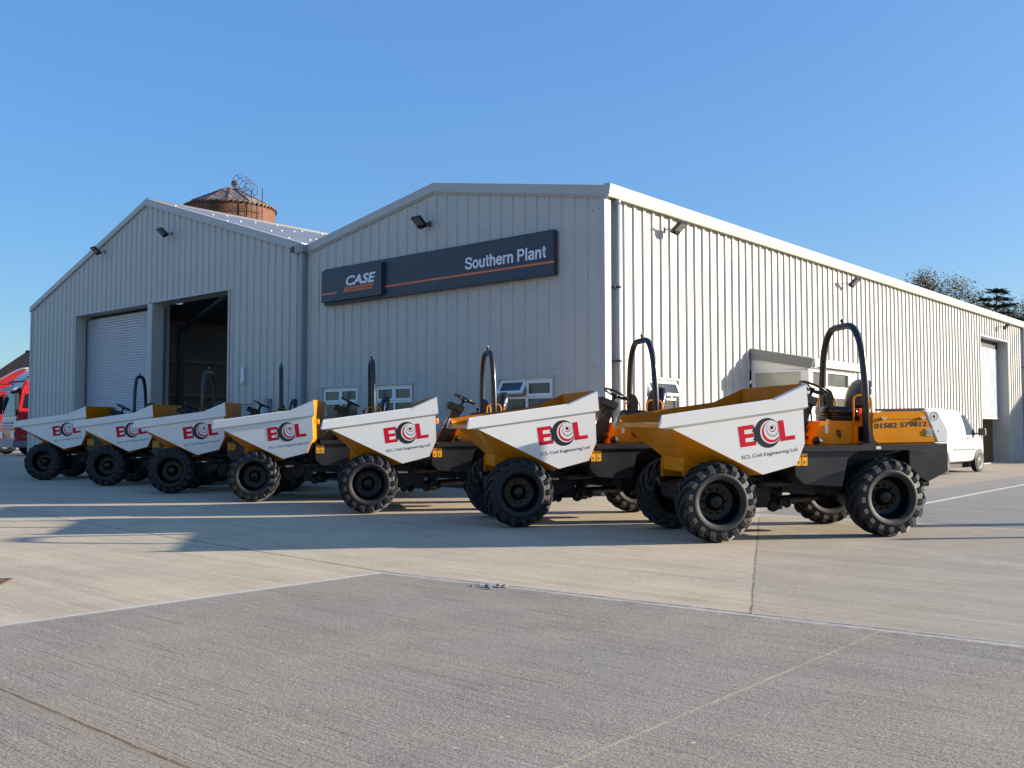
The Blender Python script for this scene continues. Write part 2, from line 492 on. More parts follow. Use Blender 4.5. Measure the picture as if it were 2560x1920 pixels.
col = g.mix(g.m('MULTIPLY', g.m('MULTIPLY', jd, brk2), .8), col, (.07, .06, .055))
je = g.m('MULTIPLY', g.band(beyd, .020, .012), g.m('GREATER_THAN', GX, 3.9))
col = g.mix(g.m('MULTIPLY', je, .6), col, (.60, .57, .50))
# grit piled at the joint corners, tyre scuffs
grit = g.m('MULTIPLY', g.band(g.m('ADD', jyd, .12), .05, .16), g.ramp(g.noise(tc, 5, 6, .7), .48, .66))
col = g.mix(g.m('MULTIPLY', g.m('MULTIPLY', grit, front), .45), col, (.15, .13, .105))
sc1 = g.m('MULTIPLY', g.band(g.m('SUBTRACT', g.m('ADD', GX, g.m('MULTIPLY', g.m('SINE', g.m('MULTIPLY', GY, .25)), 1.2)), 6.0), .18, .15), g.ramp(g.noise(tc, 6, 6), .5, .75))
col = g.mix(g.m('MULTIPLY', sc1, .22), col, (.12, .115, .11))
sc2 = g.m('MULTIPLY', g.band(g.m('ADD', g.m('ADD', g.m('MULTIPLY', GX, .55), GY), g.m('MULTIPLY', g.m('SINE', g.m('MULTIPLY', GX, .3)), .5)), .12, .2), g.ramp(g.noise(tc, 3, 6), .4, .7))
col = g.mix(g.m('MULTIPLY', sc2, .25), col, (.62, .57, .47))
# small dark and pale specks
for sc_, lo_, cc, k_ in ((2.3, .022, (.09, .08, .07), .75), (6.5, .045, (.12, .105, .09), .6), (5.1, .04, (.70, .67, .60), .6)):
    spk = gm.node_tree.nodes.new("ShaderNodeTexVoronoi"); spk.inputs['Scale'].default_value = sc_
    gm.node_tree.links.new(tc, spk.inputs['Vector'])
    sk = g.ramp(spk.outputs['Distance'], lo_, lo_ * 1.6, 1, 0)
    col = g.mix(g.m('MULTIPLY', sk, k_), col, cc)
gm.node_tree.links.new(col, gb.inputs['Base Color'])
gb.inputs['Roughness'].default_value = .88
gb.inputs['Specular IOR Level'].default_value = .3
hgt = g.m('ADD', g.m('ADD', g.m('MULTIPLY', grain, .55), g.m('MULTIPLY', mid_, .6)), g.m('ADD', g.m('MULTIPLY', strk2, .5), g.m('MULTIPLY', fine, .4)))
bp = gm.node_tree.nodes.new("ShaderNodeBump")
gm.node_tree.links.new(g.m('ADD', g.m('MULTIPLY', front, .45), .16), bp.inputs['Strength'])
bp.inputs['Distance'].default_value = .008
gm.node_tree.links.new(hgt, bp.inputs['Height']); gm.node_tree.links.new(bp.outputs[0], gb.inputs['Normal'])

def lz(x, y, up=0.): return yard_z(y, x) + up
mb = MB(); S = 900
mb.add([(a, b, lz(a, b)) for b in (-S, -9.1, -.5, S) for a in (-S, -20, -2, S)], [(j * 4 + i, j * 4 + i + 1, j * 4 + i + 5, j * 4 + i + 4) for j in range(3) for i in range(3)], 'yard_concrete', True)
gr = mb.build("ground"); gr.location = BC; gr.rotation_euler = (0, 0, -BA); tag(gr, kind='structure')
pm = mat('road_paint', (.55, .55, .53), .7, var=.18, vscale=14, dirt=((.26, .26, .25), .75))
mb = MB()
mb.add([(a, b, lz(a, b, .004)) for a, b in ((5.36, .9), (5.48, .9), (4.36, 34), (4.24, 34))], [(0, 1, 2, 3)], 'road_paint')
ln = mb.build("road_marking"); ln.location = BC; ln.rotation_euler = (0, 0, -BA); tag(ln, kind='structure')

# ------------------------------------------------------------------ buildings
def clad_wall(mb, T, s0, s1, z0, top, ops=(), pitch=.333, d=.03, m='cladding', start=0.12, extra=(), ramp=.016):
    """box profile sheeting; T(s, off, z) -> point; top(s) -> height; ops = (sa, sb, za, zb) holes"""
    pts = {s0: 0., s1: 0.}
    k = s0 + start
    while k + .1 < s1:
        for ds, o in ((0, 0), (ramp, d), (.075 - ramp, d), (.075, 0)): pts[k + ds] = o
        k += pitch
    keys = sorted(pts)
    def off(s):
        for a, b in zip(keys, keys[1:]):
            if a <= s <= b: return pts[a] + (pts[b] - pts[a]) * (s - a) / (b - a)
        return 0
    add = [q for o in ops for q in o[:2]] + list(extra)
    full = {q: off(q) for q in add if s0 < q < s1}; full.update(pts)
    ks = sorted(full)
    for a, b in zip(ks, ks[1:]):
        if b - a < 1e-5: continue
        mid = (a + b) / 2
        spans = []; z = z0
        for o in sorted([o for o in ops if o[0] < mid < o[1]], key=lambda o: o[2]):
            if o[2] > z: spans.append((z, o[2]))
            z = o[3]
        spans.append((z, None))
        for za, zb in spans:
            ta, tb = (top(a), top(b)) if zb is None else (zb, zb)
            mb.add([T(a, full[a], za), T(b, full[b], za), T(b, full[b], tb), T(a, full[a], ta)], [(0, 1, 2, 3)], m)
def screws(mb, T, s0, s1, rows, top, ops, pitch=.333, start=.12, d=.03):
    k = s0 + start
    i = 0
    while k + .1 < s1:
        for z in (rows if i % 3 == 0 else ()):
            for ds in (-.07, .125, .29):
                s = k + ds + random.uniform(-.012, .012)
                if z < top(s) - .3 and not any(o[0] - .05 < s < o[1] + .05 and o[2] - .05 < z < o[3] + .05 for o in ops) and random.random() < .95:
                    q = .013
                    mb.add([T(s - q, .006, z - q), T(s + q, .006, z - q), T(s + q, .006, z + q), T(s - q, .006, z + q)], [(0, 1, 2, 3)], 'screw_dark')
        k += pitch; i += 1

FT = lambda s, o, z: (s, -o, z)            # gable front plane, outward is -Y
RT = lambda s, o, z: (o, s, z)             # long side plane, outward is +X
Z0 = -.12
def window_unit(parent, T, s0, s1, z0, z1, zt=None, cols=2, depth=-.045, open_first=0., lower='pane_brown'):
    """white frame, top sashes and lower panes; T maps (s, outward, z)"""
    fr = MB()
    def bar(a, b, c, dd, o0=depth - .03, o1=depth + .03, mm='upvc', M=fr):
        M.add([T(x, y, z) for z in (c, dd) for y in (o0, o1) for x in (a, b)],
              [(0, 2, 3, 1), (4, 5, 7, 6), (0, 1, 5, 4), (2, 6, 7, 3), (0, 4, 6, 2), (1, 3, 7, 5)], mm)
    F_ = .045
    bar(s0, s0 + F_, z0, z1); bar(s1 - F_, s1, z0, z1)
    bar(s0 + F_, s1 - F_, z1 - F_, z1); bar(s0 + F_, s1 - F_, z0, z0 + F_)
    if zt: bar(s0 + F_, s1 - F_, zt - .035, zt + .01)
    win = fr.build("window", parent)
    zl = (zt + .01) if zt else z0 + F_
    wd = (s1 - s0 - 2 * F_) / cols
    for i in range(cols):
        a, b = s0 + F_ + i * wd + .004, s0 + F_ + (i + 1) * wd - .004
        sash = MB(); ang = open_first if i == 0 else 0
        zh = z1 - F_ - .004
        def TT(s, o, z, ang=ang, zh=zh):
            dz = z - zh; oo = o - depth
            return T(s, depth + oo * math.cos(ang) - dz * math.sin(ang), zh + dz * math.cos(ang) + oo * math.sin(ang))
        def sb(a_, b_, c, dd, o0=depth - .012, o1=depth + .045):
            sash.add([TT(x, y, z) for z in (c, dd) for y in (o0, o1) for x in (a_, b_)],
                     [(0, 2, 3, 1), (4, 5, 7, 6), (0, 1, 5, 4), (2, 6, 7, 3), (0, 4, 6, 2), (1, 3, 7, 5)], 'upvc')
        e = .055; zb_ = zl + .004
        sb(a, a + e, zb_, zh); sb(b - e, b, zb_, zh); sb(a + e, b - e, zh - e, zh); sb(a + e, b - e, zb_, zb_ + e)
        so = sash.build("sash", win)
        p = MB()
        p.add([TT(x, depth + .018, z) for z, x in ((zb_ + e, a + e), (zb_ + e, b - e), (zh - e, b - e), (zh - e, a + e))], [(0, 1, 2, 3)], 'pane_dark')
        p.build("pane", win)
        if ang:
            p = MB(); p.add([T(x, depth - .02, z) for z, x in ((zb_, a), (zb_, b), (zh, b), (zh, a))], [(0, 1, 2, 3)], 'inside_wall'); p.build("pane", win)
    if zt:
        p = MB()
        p.add([T(x, depth, z) for z, x in ((z0 + F_, s0 + F_), (z0 + F_, s1 - F_), (zt - .035, s1 - F_), (zt - .035, s0 + F_))], [(0, 1, 2, 3)], lower)
        p.build("pane", win)
        bars = MB()
        for q in range(1, cols):
            x = s0 + F_ + q * wd
            bars.add([T(x + dx, o, z) for z in (z0 + F_, zt - .035) for o in (depth - .02, depth + .03) for dx in (-.03, .03)],
                     [(0, 2, 3, 1), (4, 5, 7, 6), (0, 1, 5, 4), (2, 6, 7, 3), (0, 4, 6, 2), (1, 3, 7, 5)], 'upvc')
        bars.build("mullion", win)
    return win
def opening_trim(mb, T, o, dep=.10, lip=.045, m='trim_grey', sill=True, out=.036):
    """folded flashing round a hole"""
    s0, s1, z0, z1 = o
    def b(a, bb, c, d, o0=-dep, o1=out):
        mb.add([T(x, y, z) for z in (c, d) for y in (o0, o1) for x in (a, bb)],
               [(0, 2, 3, 1), (4, 5, 7, 6), (0, 1, 5, 4), (2, 6, 7, 3), (0, 4, 6, 2), (1, 3, 7, 5)], m)
    t = .012
    b(s0 - lip, s1 + lip, z1 - t, z1 + lip * .6)
    b(s0 - t, s0 + t, z0, z1 - t); b(s1 - t, s1 + t, z0, z1 - t)
    if sill: b(s0 - .02, s1 + .02, z0 - .02, z0, -dep, out + .02)

# ---- the hall nearest (sign, windows)
hall = bframe("warehouse_building")
tag(hall, 'grey clad warehouse with the long navy sign on its gable and a sunlit long side', 'building', 'grey clad warehouse halls side by side')
XL, APX, APZ, EZ, LEN = -9.60, -4.80, 7.02, 6.12, 32.0
def top_hall(s):
    return APZ - .08 - (APZ - EZ) * abs(s - APX) / 4.8
fo = [(-8.90, -7.46, .95, 2.45), (-6.86, -5.50, .95, 2.45), (-2.80, -1.28, .95, 2.45)]
mb = MB()
clad_wall(mb, FT, XL + .02, -.06, Z0 + .32, top_hall, fo, extra=(APX,))
screws(mb, FT, XL + .1, -.06, (2.62, 4.08, 5.75), top_hall, fo)
fw = mb.build("front_wall", hall, recalc=False)
mb = MB()
mb.box(XL + .05, 0.0, .02, .12, -.2, Z0 + .32, 'plinth')
mb.build("plinth", hall)
for o in fo:
    mb = MB(); opening_trim(mb, FT, o); mb.build("window_surround", hall)
for i, o in enumerate(fo):
    window_unit(hall, FT, o[0] + .013, o[1] - .013, o[2] + .01, o[3] - .013, 2.045, 2, depth=-.05,
                open_first=(R(33) if i == 2 else 0), lower=('pane_dark' if i == 2 else 'pane_brown'))
so_ = [(1.44, 2.74, .95, 2.44), (6.06, 9.0, -.3, 2.82), (25.50, 29.62, -.3, 5.20)]
mb = MB()
clad_wall(mb, RT, .13, LEN - .12, Z0 + .2, lambda s: EZ - .04, so_, start=.17, d=.042, ramp=.008, pitch=.35)
screws(mb, RT, .13, LEN - .12, (2.60, 4.06, 5.6), lambda s: EZ + .3, so_, start=.17)
mb.build("side_wall", hall, recalc=False)
mb = MB()
mb.box(-.02, .012, .13, LEN, -.3, Z0 + .2, 'trim_grey')
mb.build("plinth", hall)
mb = MB(); opening_trim(mb, RT, so_[0]); mb.build("window_surround", hall)
window_unit(hall, RT, 1.455, 2.725, .96, 2.427, 2.03, 1, depth=-.05, open_first=R(24), lower='pane_dark')
# corner flashings
mb = MB(); mb.box(-.075, .042, -.042, .0, -.1, EZ - .02, 'trim_grey'); mb.build("corner_flashing", hall)
mb = MB(); mb.box(.0, .042, 0, .16, -.1, EZ - .02, 'trim_grey'); mb.build("corner_flashing", hall)
mb = MB(); mb.box(.0, .04, LEN - .12, LEN + .03, -.1, EZ - .02, 'trim_grey'); mb.build("corner_flashing", hall)
mb = MB(); mb.box(-.13, -.0, LEN - .0, LEN + .028, -.1, EZ - .02, 'trim_grey'); mb.build("corner_flashing", hall)
# back and hidden left wall, roof
mb = MB()
mb.add([(XL, LEN, -.2), (0, LEN, -.2), (0, LEN, EZ - .05), (APX, LEN, APZ - .05), (XL, LEN, EZ - .05)], [(0, 1, 2, 3, 4)], 'cladding')
mb.add([(XL + .06, .2, -.2), (XL + .06, LEN, -.2), (XL + .06, LEN, EZ - .05), (XL + .06, .2, EZ - .05)], [(0, 1, 2, 3)], 'cladding')
mb.build("rear_wall", hall)
mb = MB()
mb.add([(XL - .05, -.02, EZ), (APX, -.02, APZ), (APX, LEN + .05, APZ), (XL - .05, LEN + .05, EZ)], [(0, 1, 2, 3)], 'roof_grey')
mb.add([(.1, -.02, EZ), (APX, -.02, APZ), (APX, LEN + .05, APZ), (.1, LEN + .05, EZ)], [(0, 1, 2, 3)], 'roof_grey')
mb.build("roof", hall)
# verge flashing on the gable
def verge(mb, pts, y0, y1, h0, h1, m):
    for (xa, za), (xb, zb) in zip(pts, pts[1:]):
        vs = [(x, y, z + dz) for (x, z) in ((xa, za), (xb, zb)) for y in (y0, y1) for dz in (h0, h1)]
        mb.add(vs, [(0, 1, 3, 2), (4, 6, 7, 5), (0, 2, 6, 4), (1, 5, 7, 3), (0, 4, 5, 1), (2, 3, 7, 6)], m)
mb = MB()
verge(mb, [(XL + .02, EZ + .05), (APX, APZ)], -.075, .10, -.15, .055, 'trim_grey')
verge(mb, [(APX, APZ), (.10, EZ + .02)], -.075, .10, -.15, .055, 'trim_grey')
verge(mb, [(XL + .02, EZ + .05), (APX, APZ), (.10, EZ + .02)], -.048, .0, -.19, -.15, 'trim_grey')
mb.build("verge", hall)
# eaves gutter on the long side
mb = MB()
gp = [(.035, EZ - .13), (.15, EZ - .15), (.185, EZ - .09), (.20, EZ + .015), (.215, EZ + .085), (.06, EZ + .12), (.035, EZ + .0)]
y = -.06; seg = [-.06]
while seg[-1] < LEN: seg.append(min(LEN + .12, seg[-1] + 5.35))
for a, b in zip(seg, seg[1:]):
    mb.prism(gp, a + .004, b - .004, 'y', 'gutter_cream')
mb.prism([(u + .004 if u > .1 else u, v) for u, v in gp], -.085, -.06, 'y', 'trim_grey')
mb.build("gutter", hall)
mb = MB()
for a in seg[1:-1]:
    for z in (.02, .06, -.03):
        for dy in (-.06, .06):
            mb.box(.212 if z > .03 else .198, .222 if z > .03 else .208, a + dy - .012, a + dy + .012, EZ + z - .012, EZ + z + .012, 'screw_dark')
mb.build("gutter_bolt", hall)
def pipe(name, parent, x, y, r, z0, z1, clips, wall):
    mb = MB(); mb.tube([(x, y, z0), (x, y, z1)], r, 14, 'pipe_grey'); mb.tube([(x, y, z1 - .12), (x, y, z1)], r * 1.12, 14, 'pipe_grey')
    o = mb.build(name, parent)
    for z in clips:
        mb = MB()
        mb.tube([(x, y, z - .02), (x, y, z + .02)], r * 1.22, 12, 'lamp_black')
        if wall == 'x': mb.box(.03, x, y - .10, y - .04, z - .015, z + .015, 'lamp_black')
        else: mb.box(x - .03, x + .03, y, -.03, z - .015, z + .015, 'lamp_black')
        mb.build("pipe_clip", o)
    return o
pipe("downpipe", hall, .105, .315, .058, -.05, EZ - .13, (1.1, 2.72, 4.2), 'x')
pipe("downpipe", hall, .09, LEN - .05, .055, -.05, EZ - .13, (1.1, 4.2), 'x')
# inner corner post of door reveal + roller door on the long side
def shutter(parent, T, s0, s1, zb, zt, dep):
    mb = MB(); n = int((zt - zb) / .088)
    h = (zt - zb) / n
    prof = []
    for i in range(n):
        z = zb + i * h
        prof += [(z, 0.), (z + h * .10, .020), (z + h * .55, .026), (z + h * .90, .004)]
    prof.append((zt, 0.))
    for (za, oa), (zc, oc) in zip(prof, prof[1:]):
        mb.add([T(s0, -dep + oa, za), T(s1, -dep + oa, za), T(s1, -dep + oc, zc), T(s0, -dep + oc, zc)], [(0, 1, 2, 3)], 'shutter_steel')
    mb.add([T(x, o, z) for z in (zb - .07, zb) for o in (-dep - .03, -dep + .03) for x in (s0, s1)],
           [(0, 2, 3, 1), (4, 5, 7, 6), (0, 1, 5, 4), (2, 6, 7, 3), (0, 4, 6, 2), (1, 3, 7, 5)], 'trim_grey')
    return mb.build("roller_door", parent, recalc=False)
def reveal(parent, T, s0, s1, z1, dep, name="door_surround"):
    mb = MB()
    def b(a, bb, c, d, o0, o1):
        mb.add([T(x, y, z) for z in (c, d) for y in (o0, o1) for x in (a, bb)],
               [(0, 2, 3, 1), (4, 5, 7, 6), (0, 1, 5, 4), (2, 6, 7, 3), (0, 4, 6, 2), (1, 3, 7, 5)], 'trim_grey')
    b(s0 - .05, s0 + .02, -.3, z1, -dep - .15, .037); b(s1 - .02, s1 + .05, -.3, z1, -dep - .15, .037)
    b(s0 - .05, s1 + .05, z1, z1 + .05, -dep - .15, .037)
    return mb.build(name, parent)
reveal(hall, RT, 25.52, 29.60, 5.16, .50)
shutter(hall, RT, 25.55, 29.57, 1.93, 4.85, .38)
mb = MB()
mb.add([(-.38, 25.54, 4.85), (-.38, 29.58, 4.85), (-.38, 29.58, 5.16), (-.38, 25.54, 5.16)], [(0, 1, 2, 3)], 'lamp_black')
mb.build("door_hood", hall)
# room behind that door and dark lining
mb = MB()
mb.box(-3.5, -.9, 24.5, 30.6, -.05, 5.4, 'inside_wall')
o = mb.build("store_room", hall)
bm = bmesh.new(); bm.from_mesh(o.data)
bmesh.ops.delete(bm, geom=[f for f in bm.faces if f.calc_center_median().x > -1.0], context='FACES'); bm.to_mesh(o.data); bm.free()
mb = MB()
mb.box(-2.6, -2.1, 25.4, 29.3, .95, 1.0, 'inside_rail'); mb.box(-2.6, -2.55, 25.4, 29.3, .05, .95, 'black_metal')
mb.box(-2.5, -2.2, 27.2, 27.9, 1.0, 1.4, 'white_paint'); mb.box(-2.5, -2.2, 28.2, 28.6, 1.0, 1.25, 'pipe_grey')
mb.build("workbench", hall)

# ---- the hall with the two big doors
barn = bframe("warehouse_building")
tag(barn, 'grey clad warehouse with two tall door openings, one shuttered and one standing open', 'building', 'grey clad warehouse halls side by side')
BL, BR, BA_X, BA_Z, BE = -26.5, -9.62, -17.95, 8.76, 5.95
BRZ = 6.22
def top_barn(s):
    if s < BA_X: return BA_Z - .1 - (BA_Z - BE) * (BA_X - s) / (BA_X - BL)
    return BA_Z - .1 - (BA_Z - BRZ) * (s - BA_X) / (BR - BA_X)
bo = [(-22.86, -17.70, -.4, 5.44), (-17.70 + .0, -13.20, -.4, 5.44), (-12.72, -11.86, -.4, 2.10)]
mb = MB()
clad_wall(mb, FT, BL, BR - .22, Z0 + .1, top_barn, bo, extra=(BA_X,), d=.034)
screws(mb, FT, BL, BR - .22, (2.62, 4.08, 5.75, 7.3), top_barn, bo)
mb.build("front_wall", barn, recalc=False)
mb = MB(); mb.box(BL - .03, BL + .08, -.045, .0, -.1, BE - .02, 'trim_grey'); mb.build("corner_flashing", barn)
mb = MB(); mb.box(BL - .03, BL, .0, .2, -.1, BE - .02, 'trim_grey'); mb.build("corner_flashing", barn)
mb = MB(); mb.box(BR - .22, BR - .10, -.03, .0, -.1, BRZ - .08, 'trim_grey'); mb.build("corner_flashing", barn)
mb = MB(); mb.box(BR - .3, BR + .2, .004, .03, -.1, BRZ - .02, 'trim_grey'); mb.build("corner_flashing", barn)
mb = MB(); LB = 30.
mb.add([(BL, .0, -.2), (BL, LB, -.2), (BL, LB, BE - .02), (BL, .0, BE - .02)], [(0, 1, 2, 3)], 'cladding')
mb.build("side_wall", barn)
mb = MB()
mb.add([(BL, LB, -.2), (BR, LB, -.2), (BR, LB, BRZ - .02), (BA_X, LB, BA_Z - .02), (BL, LB, BE - .02)], [(0, 1, 2, 3, 4)], 'inside_wall')
mb.add([(BR - .05, .2, -.2), (BR - .05, LB, -.2), (BR - .05, LB, BRZ + .06), (BR - .05, .2, BRZ + .06)], [(0, 1, 2, 3)], 'inside_wall')
mb.add([(BL + .05, .0, BE - .3), (BL + .05, LB, BE - .3), (BL + .05, LB, BE + .04), (BL + .05, .0, BE + .04)], [(0, 1, 2, 3)], 'inside_wall')
mb.build("inner_wall", barn)
rm = bpy.data.materials.new("slate_roof"); rm.use_nodes = True; MAT['slate_roof'] = rm
q = NG(rm); rc = rm.node_tree.nodes.new("ShaderNodeTexCoord").outputs['Object']
rs = rm.node_tree.nodes.new("ShaderNodeSeparateXYZ"); rm.node_tree.links.new(rc, rs.inputs[0])
fr_ = q.m('FRACT', q.m('MULTIPLY', rs.outputs[0], 3.0))
lines = q.ramp(q.m('ABSOLUTE', q.m('SUBTRACT', fr_, .5)), .34, .46, 1, .62)
rcol = q.mix(q.ramp(q.noise(rc, 1.2, 5), .3, .7), (.15, .165, .205), (.185, .20, .24))
cc_ = rm.node_tree.nodes.new("ShaderNodeCombineColor")
for i in range(3): rm.node_tree.links.new(lines, cc_.inputs[i])
rm.node_tree.links.new(q.mix(1., rcol, cc_.outputs[0], 'MULTIPLY'), rm.node_tree.nodes["Principled BSDF"].inputs['Base Color'])
rm.node_tree.nodes["Principled BSDF"].inputs['Roughness'].default_value = .55
mb = MB()
def lslope(t, y): return (BL - .1 + (BA_X - BL + .1) * t, y, BE + (BA_Z - BE) * t)
ya_ = -.02
for yb_, kind_ in ((4., 0), (5.2, 1), (9., 0), (10.2, 1), (14., 0), (15.2, 1), (LB + .05, 0)):
    for ta, tb in (((0, .2), (.2, .85), (.85, 1)) if kind_ else ((0, 1),)):
        if not (kind_ and ta == .2): mb.add([lslope(ta, ya_), lslope(tb, ya_), lslope(tb, yb_), lslope(ta, yb_)], [(0, 1, 2, 3)], 'slate_roof')
    ya_ = yb_
gl = bpy.data.materials.new("added_rooflight_sheet"); gl.use_nodes = True; MAT['added_rooflight_sheet'] = gl
tr_ = gl.node_tree.nodes.new("ShaderNodeBsdfTranslucent"); tr_.inputs[0].default_value = (.75, .73, .66, 1)
gl.node_tree.links.new(tr_.outputs[0], gl.node_tree.nodes["Material Output"].inputs[0])
rl_ = MB()  # added translucent panels on the unseen slope, to brighten the inside
for yb_ in (4., 9., 14.): rl_.add([lslope(.2, yb_), lslope(.85, yb_), lslope(.85, yb_ + 1.2), lslope(.2, yb_ + 1.2)], [(0, 1, 2, 3)], 'added_rooflight_sheet')
rl_.build("added_rooflight", barn)
mb.add([(BR - .06, -.02, BRZ + .02), (BA_X, -.02, BA_Z), (BA_X, LB + .05, BA_Z), (BR - .06, LB + .05, BRZ + .02)], [(0, 1, 2, 3)], 'slate_roof')
mb.tube([(BA_X, -.06, BA_Z + .01), (BA_X, LB, BA_Z + .01)], .07, 8, 'trim_grey')
sl_ = (BA_Z - BRZ - .02) / (BR - .06 - BA_X)
for i in range(8):
    for j in range(13):
        x = BA_X + .5 + i * 1.02 + random.uniform(-.12, .12); yy = .7 + j * 1.9 + (i % 3) * .62 + random.uniform(-.2, .2)
        z = BA_Z - sl_ * (x - BA_X); r_ = .035
        mb.lathe([(r_, 0), (r_ * .7, .035), (0, .045)], 8, 'roof_dot', axis='z', M=Matrix.Translation((x, yy, z)))
mb.build("roof", barn)
mb = MB()
verge(mb, [(BL - .06, BE + .02), (BA_X, BA_Z)], -.08, .10, -.13, .06, 'trim_grey')
verge(mb, [(BA_X, BA_Z), (BR - .12, BRZ + .03)], -.08, .10, -.17, .06, 'trim_grey')
mb.box(BR - .5, BR + .1, -.14, .12, BRZ - .13, BRZ + .02, 'plinth')
mb.build("verge", barn)
mb = MB(); mb.box(BR - .26, BR + .14, -.22, -.04, BRZ - .2, BRZ + .03, 'pipe_grey'); mb.build("gutter_outlet", barn, bevel=.02)
mb = MB(); mb.box(BR - .09, BR + .05, -.17, -.05, -.05, BRZ - .2, 'pipe_grey'); mb.build("downpipe", barn, bevel=.012)
# door openings: posts, reveals, shutter, dark interior
reveal(barn, FT, -22.84, -17.78, 5.40, .42)
reveal(barn, FT, -17.54, -13.22, 5.40, .42)
mb = MB(); mb.box(-17.80, -17.60, -.04, .35, -.3, 5.40, 'trim_grey'); mb.build("door_post", barn)
shutter(barn, FT, -22.80, -17.82, .0, 5.28, .40)
for x in (-22.74, -17.42):
    mb = MB(); mb.box(x - .05, x + .05, .34, .38, -.1, 5.3, 'steel'); mb.box(x - .02, x + .02, .33, .345, -.1, 5.3, 'lamp_black')
    mb.build("door_track", barn)
mb = MB(); mb.tube([(-17.4, .95, 5.78), (-13.3, .95, 5.78)], .22, 14, 'shutter_steel'); mb.build("door_roll", barn)
mb = MB(); mb.box(-12.70, -11.88, .03, .08, -.2, 2.09, 'pipe_grey'); mb.build("side_door", barn)
mb = MB()
mb.add([(BL + .06, .5, -.02), (BL + .06, LB, -.02), (BL + .06, LB, BE - .1), (BL + .06, .5, BE - .1)], [(0, 1, 2, 3)], 'inside_wall')
for z in (2.88, 4.32): mb.box(BL + .07, BL + .17, .6, LB, z - .05, z + .05, 'inside_rail')
for yy in (6, 12, 18, 24): mb.box(BL + .17, BL + .42, yy - .1, yy + .1, 0, BE - .2, 'pipe_grey')
mb.box(-22.7, -17.9, .60, .64, 0, 5.35, 'inside_wall')
mb.build("inner_lining", barn)
mb = MB()
for yy in (6, 12, 18, 24):
    for xa, za, xb, zb in ((BL + .3, BE - .35, BA_X, BA_Z - .3), (BA_X, BA_Z - .3, BR - .3, BRZ - .3)):
        mb.tube([(xa, yy, za), (xb, yy, zb)], .13, 4, 'pipe_grey')
mb.build("roof_frame", barn)

# ---- porch
porch = bframe("entrance_porch", 0, 6.05)
tag(porch, 'small white glazed entrance porch with a sloping roof against the sunlit wall', 'porch')
PW, PD = 2.93, 1.5
mb = MB()
mb.prism([(.03, 3.36), (1.58, 3.04), (1.66, 3.00), (1.58, 2.83), (1.46, 2.82), (.03, 3.10)], 0, .05, 'y', 'porch_felt')
mb.prism([(.03, 3.36), (1.58, 3.04), (1.58, 2.98), (.03, 3.30)], .05, PW + .06, 'y', 'porch_felt')
mb.prism([(.03, 3.36), (1.58, 3.04), (1.66, 3.00), (1.58, 2.83), (1.46, 2.82), (.03, 3.10)], PW + .06, PW + .11, 'y', 'porch_felt')
mb.build("roof", porch)
mb = MB(); mb.box(1.585, 1.66, .07, PW + .05, 2.85, 3.03, 'white_paint'); mb.build("fascia", porch, bevel=.01)
mb = MB()
mb.prism([(.03, 3.10), (1.46, 2.82), (1.46, 2.78), (.03, 2.80)], .055, .10, 'y', 'white_paint')
mb.box(1.30, PD, .055, .14, 0, 2.80, 'white_paint'); mb.box(.03, .12, .055, .14, 0, 2.80, 'white_paint')
mb.box(.12, 1.30, .055, .13, 0, .85, 'white_paint'); mb.box(.12, 1.30, .055, .13, 2.74, 2.80, 'white_paint')
mb.build("side_wall", porch)
mb = MB(); mb.box(.12, 1.30, .085, .095, .85, 2.74, 'porch_glass'); mb.build("side_pane", porch)
mb = MB()
mb.box(PD - .12, PD - .01, .14, .30, 0, 2.84, 'white_paint'); mb.box(PD - .12, PD - .01, 2.45, PW - .03, 0, 2.84, 'white_paint')
mb.box(PD - .12, PD - .01, .30, 2.45, 2.74, 2.84, 'white_paint'); mb.box(PD - .12, PD - .01, .30, 2.45, 2.30, 2.42, 'white_paint')
mb.box(PD - .12, PD - .01, 1.08, 1.14, 2.42, 2.74, 'white_paint')
mb.build("front_frame", porch)
for a, b in ((.30, 1.08), (1.14, 2.45)):
    mb = MB(); mb.box(PD - .07, PD - .06, a, b, 2.42, 2.74, 'pane_dark'); mb.build("fanlight", porch)
mb = MB()
for a, b in ((.33, .95), (.97, 2.42)):
    for c in ((a, a + .12, 0, 2.29), (b - .12, b, 0, 2.29), (a + .12, b - .12, 2.14, 2.29), (a + .12, b - .12, 0, .9)):
        mb.box(PD - .10, PD - .03, c[0], c[1], c[2], c[3], 'white_paint')
d_ = mb.build("door", porch)
mb = MB()
for a, b in ((.45, .83), (1.09, 2.30)): mb.box(PD - .07, PD - .06, a, b, .9, 2.14, 'pane_dark')
mb.build("pane", d_)
mb = MB(); mb.tube([(PD + .0, 2.2, 1.02), (PD + .05, 2.2, 1.02), (PD + .05, 1.95, 1.02)], .012, 6, 'chrome'); mb.tube([(PD - .03, .55, 1.4), (PD + .06, .55, 1.4), (PD + .06, .55, 1.0), (PD - .03, .55, 1.0)], .012, 6, 'chrome'); mb.build("handle", d_)
mb = MB()
mb.add([(.04, PW - .1, 0), (PD - .15, PW - .1, 0), (PD - .15, PW - .1, 2.8), (.04, PW - .1, 2.8)], [(0, 1, 2, 3)], 'white_paint')
mb.build("side_wall", porch)

